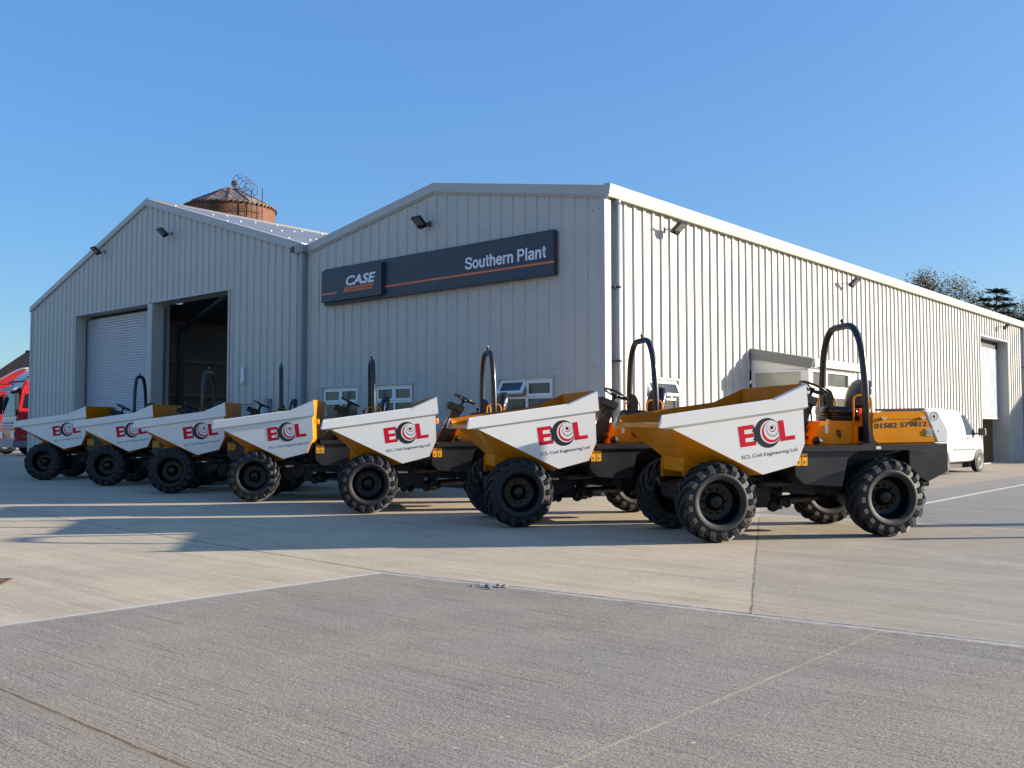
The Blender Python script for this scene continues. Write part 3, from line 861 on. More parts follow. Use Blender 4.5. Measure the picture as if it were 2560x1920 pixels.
# ---- sign
sg = bframe("sign_board", -8.67, -.03, 0)
tag(sg, 'long navy shop sign with white lettering and an orange stripe on the gable', 'sign')
mb = MB(); mb.box(0, 7.52, -.135, -.02, 4.53, 5.47, 'sign_navy'); mb.build("panel", sg, bevel=.008)
mb = MB(); mb.box(.02, 2.32, -.235, -.137, 4.60, 5.40, 'sign_navy'); mb.build("raised_panel", sg, bevel=.008)
mb = MB(); mb.box(2.34, 7.523, -.1385, -.134, 4.775, 4.822, 'sign_orange'); mb.box(.02, .64, -.239, -.236, 4.775, 4.822, 'sign_orange'); mb.build("stripe", sg)
mb = MB()
v, f = stroke_text("Southern Plant", .265, 2.32)
mb.add([(5.0 + a, -.141, 4.905 + b) for a, b in v], f, 'sign_white'); mb.build("lettering", sg, recalc=False)
mb = MB()
v, f = fit_text("CASE", .235, 1.12, bold=.030, shear=.22)
mb.add([(1.00 + a, -.241, 4.945 + b) for a, b in v], f, 'sign_white')
mb.add([(.88, -.239, 4.78), (1.98, -.239, 4.78), (2.06, -.239, 4.905), (.965, -.239, 4.905)], [(0, 1, 2, 3)], 'sign_orange')
v, f = fit_text("CONSTRUCTION", .07, .88, shear=.1)
mb.add([(1.05 + a, -.242, 4.808 + b) for a, b in v], f, 'sign_dark_text')
mb.build("emblem", sg, recalc=False)

# ---- floodlights
def floodlight(label, x, y, z, face):
    o = empty("floodlight", bw(x, y, z), -BA + (0 if face == 'front' else R(90)))
    o.scale = (.84, .84, .84)
    tag(o, label, 'floodlight', 'floodlights on the warehouse walls')
    mb = MB(); mb.tube([(0, -.03, .02), (0, -.16, .03), (0, -.30, -.02)], .014, 6, 'lamp_black'); mb.box(-.05, .05, -.045, -.03, -.06, .10, 'lamp_black'); mb.box(-.12, .12, -.30, -.28, -.03, .0, 'lamp_black')
    mb.build("bracket", o)
    M = Matrix.Translation((0, -.42, .02)) @ Matrix.Rotation(R(-38), 4, 'X')
    mb = MB(); mb.box(-.17, .17, -.19, .19, -.035, .035, 'lamp_black', M)
    for k in range(7): mb.box(-.15 + k * .045, -.135 + k * .045, -.14, .14, .036, .06, 'lamp_black', M)
    mb.box(-.10, .10, .10, .18, -.085, -.036, 'lamp_black', M)
    h = mb.build("lamp_head", o)
    mb = MB(); mb.box(-.14, .14, -.165, .08, -.041, -.036, 'lamp_glass', M); mb.build("lens", h)
    return o
floodlight('black floodlight above the navy sign', -4.95, 0, 6.12, 'front')
floodlight('black floodlight on the shuttered hall gable, just under the long left roof edge', -20.75, 0, 7.42, 'front')
floodlight('black floodlight on the shuttered hall gable, near its ridge', -16.4, 0, 7.45, 'front')
floodlight('black floodlight on the sunlit side wall nearest the gable corner', 0, 2.25, 5.66, 'side')
floodlight('black floodlight midway along the sunlit side wall', 0, 11.9, 5.62, 'side')
floodlight('black floodlight above the far roller door', 0, 28.2, 5.70, 'side')

# small wall fittings on the shuttered hall
t = bframe("wall_light", -12.40, 0, 2.9); tag(t, 'slim white bulkhead light on the wall beside the open doorway', 'wall light')
mb = MB(); mb.box(-.06, .06, -.10, -.03, -.22, .22, 'upvc'); mb.build("diffuser", t, bevel=.02)
mb = MB(); mb.box(-.08, .08, -.04, -.0, -.25, .25, 'trim_grey'); mb.build("back_plate", t)
t = bframe("cable_duct", -11.14, 0, 0); tag(t, 'short grey capped post duct fixed upright on the wall by the valley pipe', 'duct')
mb = MB(); mb.box(-.09, .09, -.17, -.04, -.1, 2.18, 'pipe_grey'); mb.build("cover", t, bevel=.01)
mb = MB(); mb.box(-.10, .10, -.18, -.035, 2.182, 2.22, 'pipe_grey'); mb.build("cap", t)

# ------------------------------------------------------------------ site dumpers
HX = 1.15       # hinge, metres behind the front axle; every part is modelled round the hinge
# machine frame: -X forwards, -Y the side with the lettering, Z up
def q(x): return x - HX
SW, PWD = .95, .905             # half widths: rim, side panel
PA, PB, PC, PD_, PE = (-.585, 1.375), (.556, .808), (1.0, .915), (1.115, 1.175), (1.105, 1.59)
RT0, RT1, RT2 = (-.71, 1.543), (.69, 1.723), (1.13, 1.913)      # rim top
RB0, RB2 = (-.755, 1.385), (1.150, 1.625)                       # rim lower edge

def wheel_meshes():
    """tyre, rim and hub as three meshes centred on the wheel, outer face towards -Y"""
    T = MB()
    hw = .165
    prof = [(.270, -.150), (.285, -.163), (.318, -.172), (.350, -.174), (.352, -.168), (.395, -.168), (.428, -.150), (.443, -.11), (.448, 0),
            (.443, .11), (.428, .150), (.395, .168), (.352, .168), (.350, .174), (.318, .172), (.285, .163), (.270, .150), (.262, .10), (.262, -.10), (.270, -.150)]
    T.lathe(prof, 56, 'tyre_rubber')
    n = 17
    for side in (-1, 1):
        for k in range(n):
            th0 = 2 * math.pi * (k + (.5 if side > 0 else 0)) / n
            # bar from shoulder (on the sidewall) over to past the centre line, swept back
            st = [(side * .176, .362, 0., .040), (side * .180, .412, .0, .038), (side * .170, .462, .04, .034),
                  (side * .12, .481, .16, .029), (side * .05, .486, .34, .027), (side * -.015, .486, .48, .026)]
            vs = []
            for yy, rr, dth, hwid in st:
                for sgn in (-1, 1):
                    for lift in (0, 1):
                        r2 = rr if lift else min(rr - .012, .437)
                        yl = yy if lift else yy * .93
                        if abs(yy) > .16 and not lift: r2 = rr - .006; yl = side * .160
                        a = th0 + dth + sgn * (hwid * (.82 if lift else 1.15)) / rr
                        vs.append((r2 * math.cos(a), yl, r2 * math.sin(a)))
            fs = []
            for i in range(len(st) - 1):
                a, b = i * 4, (i + 1) * 4
                fs += [(a + 1, a + 3, b + 3, b + 1), (a, a + 1, b + 1, b), (a + 2, b + 2, b + 3, a + 3)]
            fs += [(0, 2, 3, 1), (len(vs) - 4, len(vs) - 3, len(vs) - 1, len(vs) - 2)]
            T.add(vs, fs, 'tyre_rubber')
    Rm = MB()
    Rm.lathe([(.282, -.158), (.276, -.150), (.262, -.142), (.256, -.10), (.246, -.06), (.240, .0), (.225, .03), (.18, .035), (.10, .03), (.0, .03)], 44, 'rim_black')
    Rm.lathe([(.27, .15), (.25, .09), (.22, .05), (0, .05)], 32, 'rim_black')
    Hb = MB()
    Hb.lathe([(.115, .03), (.112, -.005), (.09, -.02), (.085, -.05), (.05, -.06), (0, -.062)], 24, 'rim_black')
    for k in range(10):
        a = 2 * math.pi * k / 10
        Hb.lathe([(.016, .035), (.016, .008), (.010, -.002), (0, -.002)], 6, 'rim_black', M=Matrix.Translation((.150 * math.cos(a), 0, .150 * math.sin(a))), smooth=False)
    return T, Rm, Hb

def make_dumper():
    root = empty("site_dumper", (0, 0, 0))
    P = lambda mb, name, par=root, **k: mb.build(name, par, **k)
    front = []
    # ---- skip body (yellow), near and far sides alike
    mb = MB()
    def sk(y):   # outer profile pieces mirrored by sign of y
        return 1 if y > 0 else -1
    for s in (-1, 1):
        V = lambda x, y, z: (q(x), s * y, z)
        Q0, Q1, Q2, Q3, Q4, Q5 = V(-.63, .72, 1.385), V(-.34, .45, 1.115), V(-.25, .42, 1.0), V(-.245, .42, .74), V(.10, .42, .72), V(.50, .42, .76)
        A, B, C_, D_ = V(*[PA[0], PWD, PA[1]]), V(PB[0], PWD, PB[1]), V(PC[0], PWD, PC[1]), V(PD_[0], PWD, PD_[1])
        E_ = V(PE[0], PWD, PE[1]); L0 = V(-.70, PWD, 1.395)
        mb.add([L0, A, Q0], [(0, 1, 2)], 'yellow_paint')
        mb.add([A, Q0, Q1, Q2, Q3, Q4, Q5, B], [(0, 1, 2), (0, 2, 3), (0, 3, 7), (3, 4, 5), (3, 5, 6), (3, 6, 7)], 'yellow_paint')
        # gusset plate of the pivot legs
        mb.prism([(q(-.27), .98), (q(-.275), .72), (q(-.245), .72), (q(-.245), .98)], s * .395, s * .424, 'y', 'yellow_paint')
        # side wall between panel and inside
        mb.add([V(-.70, .905, 1.40), V(RT0[0], .935, RT0[1] - .004), V(RT1[0], .935, RT1[1] - .004), V(RT2[0], .935, RT2[1] - .004), E_, A], [(0, 1, 2, 3, 4, 5)], 'yellow_inside')
        mb.add([A, E_, D_, C_, B], [(0, 1, 2, 3, 4)], 'yellow_paint')
        # inner side wall
        i0, i1, i2 = V(RT0[0], .925, RT0[1] - .004), V(RT1[0], .925, RT1[1] - .004), V(RT2[0], .925, RT2[1] - .004)
        mb.add([V(-.68, .89, 1.44), i0, i1, i2, V(1.08, .885, 1.2), V(.98, .885, .95), V(.56, .885, .85)], [(0, 1, 2, 3, 4, 5, 6)], 'yellow_inside')
    def X(x, z, y=PWD): return [(q(x), -y, z), (q(x), y, z)]
    # rear wall outside, floor outside
    for (a, b) in ((PE, PD_), (PD_, PC), (PC, PB)):
        mb.add(X(*a) + X(*b), [(0, 1, 3, 2)], 'yellow_paint')
    mb.add(X(RT2[0], RT2[1], .94) + X(*PE), [(0, 1, 3, 2)], 'yellow_paint')
    mb.add([(q(PB[0]), -PWD, PB[1]), (q(PB[0]), PWD, PB[1]), (q(.5), .42, .76), (q(.5), -.42, .76)], [(0, 1, 2, 3)], 'yellow_paint')
    mb.add([(q(.5), -.42, .76), (q(.5), .42, .76), (q(.10), .42, .72), (q(.10), -.42, .72)], [(0, 1, 2, 3)], 'yellow_paint')
    # rear wall inside, floor inside
    mb.add(X(RT2[0] - .012, RT2[1], .925) + X(1.08, 1.2, .885), [(0, 1, 3, 2)], 'yellow_inside')
    mb.add(X(1.08, 1.2, .885) + X(.98, .95, .885), [(0, 1, 3, 2)], 'yellow_inside')
    mb.add(X(.98, .95, .885) + X(.56, .85, .885), [(0, 1, 3, 2)], 'yellow_inside')
    mb.add(X(.56, .85, .885) + X(-.68, 1.44, .89), [(0, 1, 3, 2)], 'yellow_inside')
    mb.add(X(RT2[0], RT2[1], .94) + X(RT2[0] - .012, RT2[1], .925), [(0, 1, 3, 2)], 'yellow_inside')
    # front lip and front face
    mb.add(X(-.70, 1.44, .905) + X(-.68, 1.445, .905), [(0, 1, 3, 2)], 'yellow_paint')
    mb.prism([(q(-.71), 1.39), (q(-.725), 1.445), (q(-.70), 1.452), (q(-.67), 1.445), (q(-.66), 1.40)], -.915, .915, 'y', 'yellow_paint')
    mb.add([(q(-.70), -.905, 1.395), (q(-.70), .905, 1.395), (q(-.63), .72, 1.385), (q(-.63), -.72, 1.385)], [(0, 1, 2, 3)], 'yellow_paint')
    mb.add([(q(-.63), -.72, 1.385), (q(-.63), .72, 1.385), (q(-.34), .45, 1.115), (q(-.34), -.45, 1.115)], [(0, 1, 2, 3)], 'yellow_paint')
    mb.add([(q(-.34), -.45, 1.115), (q(-.34), .45, 1.115), (q(-.25), .42, 1.0), (q(-.25), -.42, 1.0)], [(0, 1, 2, 3)], 'yellow_paint')
    mb.add([(q(-.25), -.42, 1.0), (q(-.25), .42, 1.0), (q(-.245), .42, .83), (q(-.245), -.42, .83)], [(0, 1, 2, 3)], 'yellow_paint')
    # lifting eye on the rear wall
    mb.tube([(q(1.14), -.60, 1.50), (q(1.19), -.60, 1.50)], .05, 10, 'yellow_paint')
    front.append(P(mb, "skip", recalc=False))
    skip = front[-1]
    mb = MB(); mb.lathe([(.10, -.80), (.10, -.62)], 12, 'yellow_inside', axis='y', M=Matrix.Translation((0, 0, 0)))
    # ---- white side panels with rim, lettering on the near one
    for s in (-1, 1):
        mb = MB()
        y0, y1 = s * PWD, s * (PWD + .012)
        mb.prism([(q(a), b) for a, b in (PA, PB, PC, PD_, PE, (.2, 1.49))], y0, y1, 'y', 'white_paint')
        # rim: outer sheet, bevelled underside
        top = [RT0, RT1, RT2]; low = [RB0, (.69, RB0[1] + (RB2[1] - RB0[1]) * .759), RB2]
        inn = [(-.60, 1.372), (.69, 1.530), (1.10, 1.585)]
        ys, yt, yi = s * (SW + .006), s * (SW - .010), s * PWD
        vs = [(q(a), yt, b) for a, b in top] + [(q(a), ys, b - .018) for a, b in top] + [(q(a), ys, b) for a, b in low] + [(q(a), yi, b) for a, b in inn] + [(q(a), s * .928, b) for a, b in top]
        fs = []
        for i in range(2):
            for r_ in range(3):
                a = r_ * 3 + i
                fs.append((a, a + 1, a + 4, a + 3))
            fs.append((i, i + 1, 12 + i + 1, 12 + i))
        fs += [(2, 5, 8, 11, 14), (0, 12, 9, 6, 3)]
        mb.add(vs, fs, 'white_paint')
        # rounded front end of the rim
        mb.tube([(q(-.712), s * (SW - .012), 1.535), (q(-.757), s * (SW - .012), 1.39)], .018, 8, 'white_paint')
        pn = P(mb, "side_panel"); front.append(pn)
        if s < 0:
            a = math.atan2(RT1[1] - RT0[1], RT1[0] - RT0[0]); ca, sa = math.cos(a), math.sin(a)
            yy = -(PWD + .0135)
            def L(u, v, o=0.): return (q(.279 + u * ca - v * sa), yy - o, 1.140 + u * sa + v * ca)
            mb = MB()
            def poly(pts, m, o=0.): mb.add([L(u, v, o) for u, v in pts], [tuple(range(len(pts)))], m)
            h = .254
            for pts in ([(0, 0), (.075, 0), (.075, h), (0, h)], [(.075, 0), (.208, 0), (.208, .052), (.075, .052)], [(.075, .100), (.185, .100), (.185, .150), (.075, .150)], [(.075, h - .052), (.203, h - .052), (.203, h), (.075, h)]):
                poly(pts, 'logo_red')
            lx = .522
            poly([(lx, 0), (lx + .075, 0), (lx + .075, h), (lx, h)], 'logo_red'); poly([(lx + .075, 0), (lx + .198, 0), (lx + .198, .052), (lx + .075, .052)], 'logo_red')
            def disc(cu, cv, r, m, o, rx=.93, clip=.512, n=48):
                pts = []
                for k in range(n):
                    t = 2 * math.pi * k / n
                    pts.append((min(clip, cu + r * rx * math.cos(t)), cv + r * math.sin(t)))
                poly(pts, m, o)
            cu, cv = .372, .127
            disc(cu, cv, .182, 'logo_black', .0004)
            poly([(.192, .035), (.215, .035), (.215, .225), (.192, .225)], 'logo_black', .0003)
            poly([(.180, .062), (.20, .062), (.20, .082), (.180, .082)], 'logo_black', .0003); poly([(.180, .168), (.20, .168), (.20, .188), (.180, .188)], 'logo_black', .0003)
            disc(cu + .037, cv + .006, .143, 'white_paint', .0008)
            disc(cu + .046, cv + .006, .131, 'logo_red', .0012)
            disc(cu + .058, cv + .020, .113, 'white_paint', .0016)
            disc(cu + .064, cv + .028, .088, 'logo_grey', .0020)
            disc(cu + .066, cv + .040, .074, 'white_paint', .0024)
            disc(cu + .066, cv + .048, .048, 'logo_red', .0028)
            disc(cu + .062, cv + .054, .040, 'white_paint', .0032)
            disc(cu + .060, cv + .057, .0235, 'logo_black', .0036)
            e = P(mb, "emblem", pn, recalc=False)
            mb = MB(); v, f = fit_text("ECL Civil Engineering Ltd", .046, .725, bold=.004)
            mb.add([L(u + .0, w_ - .145) for u, w_ in v], f, 'logo_black')
            P(mb, "lettering", pn, recalc=False)
    # ---- front chassis, axle, tipping gear
    mb = MB()
    mb.prism([(q(-.32), .50), (q(-.32), .66), (q(-.15), .70), (q(.62), .70), (q(.80), .62), (q(.80), .42), (q(.5), .40), (q(-.2), .42)], -.30, .30, 'y', 'black_metal')
    mb.tube([(0 - HX, -.80, .485), (0 - HX, .80, .485)], .085, 12, 'black_metal')
    mb.lathe([(.0, -.19), (.17, -.15), (.20, 0), (.17, .15), (0, .19)], 16, 'black_metal', M=Matrix.Translation((q(.03), 0, .47)))
    for s in (-1, 1):
        mb.tube([(q(-.30), s * .40, .71), (q(-.30), s * .30, .60)], .045, 8, 'black_metal')
        mb.prism([(q(.35), .42), (q(.40), .72), (q(.62), .76), (q(.86), .70), (q(.86), .48), (q(.6), .36)], s * .30, s * .36, 'y', 'black_metal')
    front.append(P(mb, "front_chassis"))
    mb = MB()
    for s in (-1, 1):
        mb.tube([(q(-.20), s * .2, .62), (q(.3), s * .2, .72)], .05, 10, 'black_metal')
    mb.tube([(q(.36), -.46, .640), (q(.74), -.46, .655)], .026, 10, 'chrome'); mb.tube([(q(.70), -.46, .654), (q(1.18), -.46, .675)], .042, 12, 'dark_grey_paint')
    mb.lathe([(.05, -.5), (.05, -.42)], 12, 'black_metal', M=Matrix.Translation((q(.36), 0, .64)), cap=True)
    front.append(P(mb, "hydraulic_ram"))
    # ---- hinge
    mb = MB()
    mb.box(q(.80), q(.98), -.22, .22, .34, .80, 'black_metal'); mb.box(q(.98), q(1.36), -.16, .16, .52, .72, 'black_metal')
    mb.lathe([(.09, .30), (.09, .82)], 14, 'black_metal', axis='z', M=Matrix.Translation((0, 0, 0)), cap=True)
    mb.tube([(q(.5), 0, .40), (q(1.7), 0, .44)], .05, 10, 'black_metal')
    for x, y, z, r_ in ((.62, -.28, .36, .07), (.75, -.12, .33, .06), (1.02, -.2, .36, .085), (1.12, -.26, .42, .07), (1.22, -.18, .38, .06)):
        mb.lathe([(0, -r_), (r_ * .8, -r_ * .7), (r_, 0), (r_ * .8, r_ * .7), (0, r_)], 8, 'black_metal', M=Matrix.Translation((q(x), y, z)), smooth=False)
    mb.tube(fillet([(q(.85), -.3, .72), (q(1.0), -.36, .60), (q(1.2), -.32, .62), (q(1.35), -.3, .75)], .1), .018, 6, 'black_metal')
    mb.tube(fillet([(q(.85), -.22, .80), (q(1.0), -.28, .70), (q(1.2), -.25, .70), (q(1.35), -.22, .82)], .1), .015, 6, 'black_metal')
    P(mb, "hinge")
    # ---- rear chassis
    mb = MB()
    mb.prism([(q(1.14), .67), (q(1.03), .78), (q(1.03), 1.08), (q(1.92), 1.08), (q(1.74), .98), (q(1.66), .63)], -.82, .82, 'y', 'dark_grey_paint')
    mb.prism([(q(1.05), .55), (q(1.05), .78), (q(1.5), .80), (q(1.5), .50)], -.42, .42, 'y', 'black_metal')
    P(mb, "step_box", bevel=.006)
    mb = MB()
    mb.prism([(q(1.6), .50), (q(1.6), 1.08), (q(3.05), 1.08), (q(3.05), .80), (q(2.80), .56)], -.52, .52, 'y', 'black_metal')
    mb.tube([(q(2.252), -.80, .485), (q(2.252), .80, .485)], .085, 12, 'black_metal')
    mb.lathe([(.0, -.19), (.17, -.15), (.20, 0), (.17, .15), (0, .19)], 16, 'black_metal', M=Matrix.Translation((q(2.25), 0, .47)))
    P(mb, "rear_chassis")
    mb = MB()
    for s in (-1, 1):
        mb.prism([(q(2.62), 1.06), (q(3.165), 1.148), (q(3.165), .79), (q(2.875), .66), (q(2.62), .80)], s * .545, s * .755, 'y', 'dark_grey_paint')
    mb.prism([(q(2.95), 1.146), (q(3.163), 1.146), (q(3.163), .792), (q(2.95), .70)], -.545, .545, 'y', 'dark_grey_paint')
    P(mb, "counterweight", bevel=.008)
    mb = MB(); mb.box(q(2.70), q(2.92), -.72, -.60, .60, .668, 'black_metal'); mb.box(q(2.95), q(3.22), -.06, .06, .70, .82, 'black_metal'); P(mb, "tow_hitch", bevel=.01)
    # fenders / deck
    mb = MB()
    mb.box(q(1.13), q(2.52), -.86, .86, 1.125, 1.14, 'dark_grey_paint')
    for s in (-1, 1):
        mb.box(q(1.13), q(2.52), s * .86 - .006, s * .86 + .006, 1.075, 1.138, 'dark_grey_paint')
        y0 = s * .86
        mb.prism([(q(2.522), 1.14), (q(2.905), 1.148), (q(2.905), 1.008), (q(2.522), 1.072)], y0 - .006, y0 + .006, 'y', 'steel' if False else 'dark_grey_paint')
        mb.prism([(q(2.522), 1.125), (q(2.522), 1.14), (q(2.905), 1.148), (q(2.905), 1.133)], s * .55, y0 - s * .007, 'y', 'dark_grey_paint')
    mb.box(q(1.13), q(1.142), -.86, .86, 1.08, 1.124, 'dark_grey_paint')
    P(mb, "fender_deck")
    mb = MB(); mb.box(q(2.10), q(2.165), -.869, -.867, 1.09, 1.125, 'label_white'); P(mb, "sticker")
    mb = MB()
    for dx in (0, .082):
        mb = MB(); mb.box(q(1.045 + dx), q(1.115 + dx), -.8235, -.8215, .90, 1.05, 'label_yellow')
        mb.box(q(1.055 + dx), q(1.105 + dx), -.8245, -.8238, 1.01, 1.02, 'logo_black'); mb.box(q(1.065 + dx), q(1.085 + dx), -.8245, -.8238, .93, .955, 'logo_black')
        P(mb, "warning_label")
    # ---- engine cover, white tail
    mb = MB()
    mb.prism([(q(2.235), 1.20), (q(2.235), 1.46), (q(2.25), 1.552), (q(2.995), 1.558), (q(3.145), 1.18), (q(3.145), 1.148), (q(2.31), 1.146)], -.55, .55, 'y', 'yellow_paint')
    hood = P(mb, "engine_cover", bevel=.014)
    mb = MB(); mb.box(q(2.24), q(3.03), -.5525, -.5505, 1.458, 1.463, 'logo_black'); P(mb, "panel_gap", hood)
    mb = MB(); v, f = fit_text("01582 579812", .064, .745, bold=.034)
    sl2 = .022 / .75
    mb.add([(q(2.272 + a), -.5515, 1.345 + a * sl2 + b) for a, b in v], f, 'logo_black'); P(mb, "lettering", hood, recalc=False)
    for x in (2.40, 2.95):
        mb = MB(); mb.box(q(x - .035), q(x + .035), -.565, -.551, 1.468, 1.488, 'chrome'); mb.box(q(x - .022), q(x + .022), -.575, -.551, 1.455, 1.478, 'chrome'); P(mb, "latch", hood)
    mb = MB(); mb.box(q(2.985), q(3.085), -.558, -.551, 1.24, 1.335, 'steel'); mb.box(q(3.015), q(3.075), -.562, -.558, 1.262, 1.318, 'pipe_grey'); mb.box(q(3.0), q(3.012), -.564, -.558, 1.26, 1.32, 'chrome'); P(mb, "lock_plate", hood, bevel=.003)
    mb = MB()
    mb.prism([(q(2.998), 1.561), (q(3.18), 1.56), (q(3.318), 1.30), (q(3.31), 1.151), (q(3.148), 1.151), (q(3.148), 1.18)], -.555, .555, 'y', 'white_paint')
    tail = P(mb, "tail_cover", bevel=.012)
    mb = MB()
    def ring(cx, cz, r0, r1, y, m, n=32):
        vs = []
        for k in range(n):
            t = 2 * math.pi * k / n
            vs += [(q(cx + r0 * math.cos(t)), y, cz + r0 * math.sin(t)), (q(cx + r1 * math.cos(t)), y, cz + r1 * math.sin(t))]
        mb.add(vs, [(2 * k, 2 * k + 1, (2 * k + 3) % (2 * n), (2 * k + 2) % (2 * n)) for k in range(n)], m)
    ring(3.115, 1.492, .047, .054, -.5562, 'logo_black')
    v, f = fit_text("4", .055, .046, bold=.03)
    mb.add([(q(3.09 + a), -.5564, 1.464 + b) for a, b in v], f, 'logo_black')
    mb.lathe([(.009, -.5565), (0, -.5566)], 10, 'logo_black', M=Matrix.Translation((q(3.175), 0, 1.30)))
    P(mb, "number_disc", tail, recalc=False)
    # ---- seat base, foot well
    mb = MB()
    mb.prism([(q(1.47), 1.142), (q(1.585), 1.44), (q(1.62), 1.45), (q(2.20), 1.435), (q(2.20), 1.142)], -.42, .42, 'y', 'yellow_paint')
    mb.prism([(q(2.05), 1.142), (q(2.05), 1.38), (q(2.20), 1.44), (q(2.26), 1.43), (q(2.26), 1.142)], -.50, -.424, 'y', 'yellow_paint')
    sbx = P(mb, "seat_base", bevel=.01)
    mb = MB(); mb.box(q(2.07), q(2.21), -.5045, -.501, 1.185, 1.37, 'rim_black'); P(mb, "step_hole", sbx, bevel=.0)
    mb = MB(); mb.tube(fillet([(q(1.86), -.425, 1.22), (q(1.86), -.432, 1.31), (q(1.82), -.432, 1.33), (q(1.82), -.432, 1.26), (q(1.855), -.432, 1.26)], .015), .008, 6, 'black_metal'); P(mb, "hook", sbx)
    mb = MB(); mb.box(q(1.655), q(1.70), -.4235, -.4215, 1.29, 1.40, 'label_white'); P(mb, "sticker", sbx)
    for y in (-.22, .05, .2):
        mb = MB(); mb.tube([(q(1.34), y, 1.15), (q(1.42), y, 1.24)], .012, 6, 'black_metal'); mb.box(q(1.38), q(1.50), y - .04, y + .04, 1.23, 1.25, 'black_metal'); P(mb, "pedal")
    mb = MB()
    mb.lathe([(0, -.04), (.06, -.03), (.075, .0), (.05, .05), (0, .06)], 8, 'black_metal', M=Matrix.Translation((q(1.52), -.47, 1.19)), axis='z', smooth=False)
    P(mb, "lever_boot")
    # ---- seat
    mb = MB()
    M = Matrix.Translation((q(2.13), 0, 1.555)) @ Matrix.Rotation(R(4), 4, 'Y')
    mb.box(-.27, .25, -.25, .25, -.05, .07, 'black_vinyl', M); mb.box(-.25, .23, -.27, .27, -.10, -.055, 'black_vinyl', M)
    seat = P(mb, "seat", bevel=.035, seg=4)
    for p in seat.data.polygons: p.use_smooth = True
    mb = MB()
    pr = [(0, -.23, .05), (.0, .23, .05)]
    vs = []
    lev = [(1.58, .22, .13), (1.68, .27, .15), (1.80, .275, .15), (1.90, .245, .14), (1.97, .17, .12), (2.0, .08, .08)]
    for z, hy, d in lev:
        x = 2.36 + (z - 1.6) * .22
        for k in range(12):
            t = 2 * math.pi * k / 12
            cy, cx = math.cos(t), math.sin(t)
            vs.append((q(x + d * .6 * (abs(cx) ** .7) * (1 if cx > 0 else -1) + (.03 * (abs(cy) ** 2) * -1)), hy * (abs(cy) ** .6) * (1 if cy > 0 else -1), z))
    fs = [(i * 12 + k, i * 12 + (k + 1) % 12, (i + 1) * 12 + (k + 1) % 12, (i + 1) * 12 + k) for i in range(len(lev) - 1) for k in range(12)]
    fs += [tuple(range(11, -1, -1)), tuple((len(lev) - 1) * 12 + k for k in range(12))]
    mb.add(vs, fs, 'black_vinyl', True)
    P(mb, "backrest")
    mb = MB(); mb.tube([(q(2.36), -.29, 1.60), (q(2.40), -.285, 1.86)], .011, 6, 'chrome'); P(mb, "seat_lever")
    mb = MB(); mb.box(q(2.20), q(2.27), -.30, -.26, 1.50, 1.61, 'red_plastic'); P(mb, "belt_buckle", bevel=.008)
    mb = MB(); mb.prism([(q(2.10), 1.50), (q(2.10), 1.84), (q(2.15), 1.90), (q(2.22), 1.86), (q(2.25), 1.78), (q(2.24), 1.54)], .42, .53, 'y', 'black_vinyl'); P(mb, "manual_box", bevel=.01)
    for y, x0, zb in ((-.455, 2.04, 1.42), (.44, 2.03, 1.44)):
        mb = MB(); mb.tube(fillet([(q(x0), y, zb), (q(x0), y, 1.775), (q(x0 + .25), y, 1.775), (q(x0 + .25), y, zb)], .075), .0125, 8, 'yellow_paint'); P(mb, "grab_rail")
    mb = MB(); mb.tube([(q(2.0), .22, 1.46), (q(2.0), .22, 1.70)], .012, 6, 'black_metal'); mb.lathe([(0, -.03), (.022, -.02), (.024, .01), (0, .03)], 8, 'black_metal', axis='z', M=Matrix.Translation((q(2.0), .22, 1.71))); P(mb, "gear_lever")
    # ---- roll bar
    mb = MB()
    pth = fillet([(q(2.15), -.566, 1.14), (q(2.15), -.560, 1.95), (q(2.15), -.485, 2.44), (q(2.15), -.30, 2.705), (q(2.15), .30, 2.705), (q(2.15), .485, 2.44), (q(2.15), .560, 1.95), (q(2.15), .566, 1.14)], .16, 6)
    mb.tube(pth, .046, 16, 'dark_grey_paint')
    rb = P(mb, "roll_bar")
    for s in (-1, 1):
        mb = MB()
        mb.box(q(2.05), q(2.25), s * .566 - .07, s * .566 + .07, 1.141, 1.16, 'dark_grey_paint')
        mb.prism([(q(2.19), 1.16), (q(2.27), 1.16), (q(2.19), 1.40)], s * .566 - .012, s * .566 + .012, 'y', 'dark_grey_paint')
        P(mb, "foot_plate", rb)
    mb = MB(); mb.tube([(q(2.15), -.02, 2.74), (q(2.15), -.02, 2.80)], .014, 8, 'black_metal'); mb.tube([(q(2.15), .0, 2.785), (q(2.15), -.045, 2.785)], .02, 8, 'black_metal'); mb.tube([(q(2.15), -.02, 2.80), (q(2.15), -.02, 2.835)], .010, 6, 'chrome'); P(mb, "beacon_stalk", rb)
    # ---- steering
    mb = MB()
    mb.prism([(q(1.19), 1.14), (q(1.50), 1.72), (q(1.66), 1.66), (q(1.58), 1.50), (q(1.46), 1.14)], -.14, .14, 'y', 'dark_grey_paint')
    mb.tube(fillet([(q(1.60), -.15, 1.62), (q(1.60), -.18, 1.40), (q(1.45), -.18, 1.25), (q(1.40), -.15, 1.14)], .08), .014, 6, 'black_metal')
    col_ = P(mb, "steering_column", bevel=.008)
    mb = MB()
    M = Matrix.Translation((q(1.56), 0, 1.74)) @ Matrix.Rotation(R(22), 4, 'Y')
    mb.box(-.15, .13, -.19, .19, -.06, .055, 'black_metal', M)
    for x, y in ((.135, -.11), (.135, -.04), (.135, .06), (.135, .12)): mb.box(x - .01, x + .01, y - .02, y + .02, -.03, .02, 'black_vinyl', M)
    P(mb, "dashboard", bevel=.012)
    mb = MB()
    M = Matrix.Translation((q(1.725), 0, 1.885)) @ Matrix.Rotation(R(27), 4, 'Y')
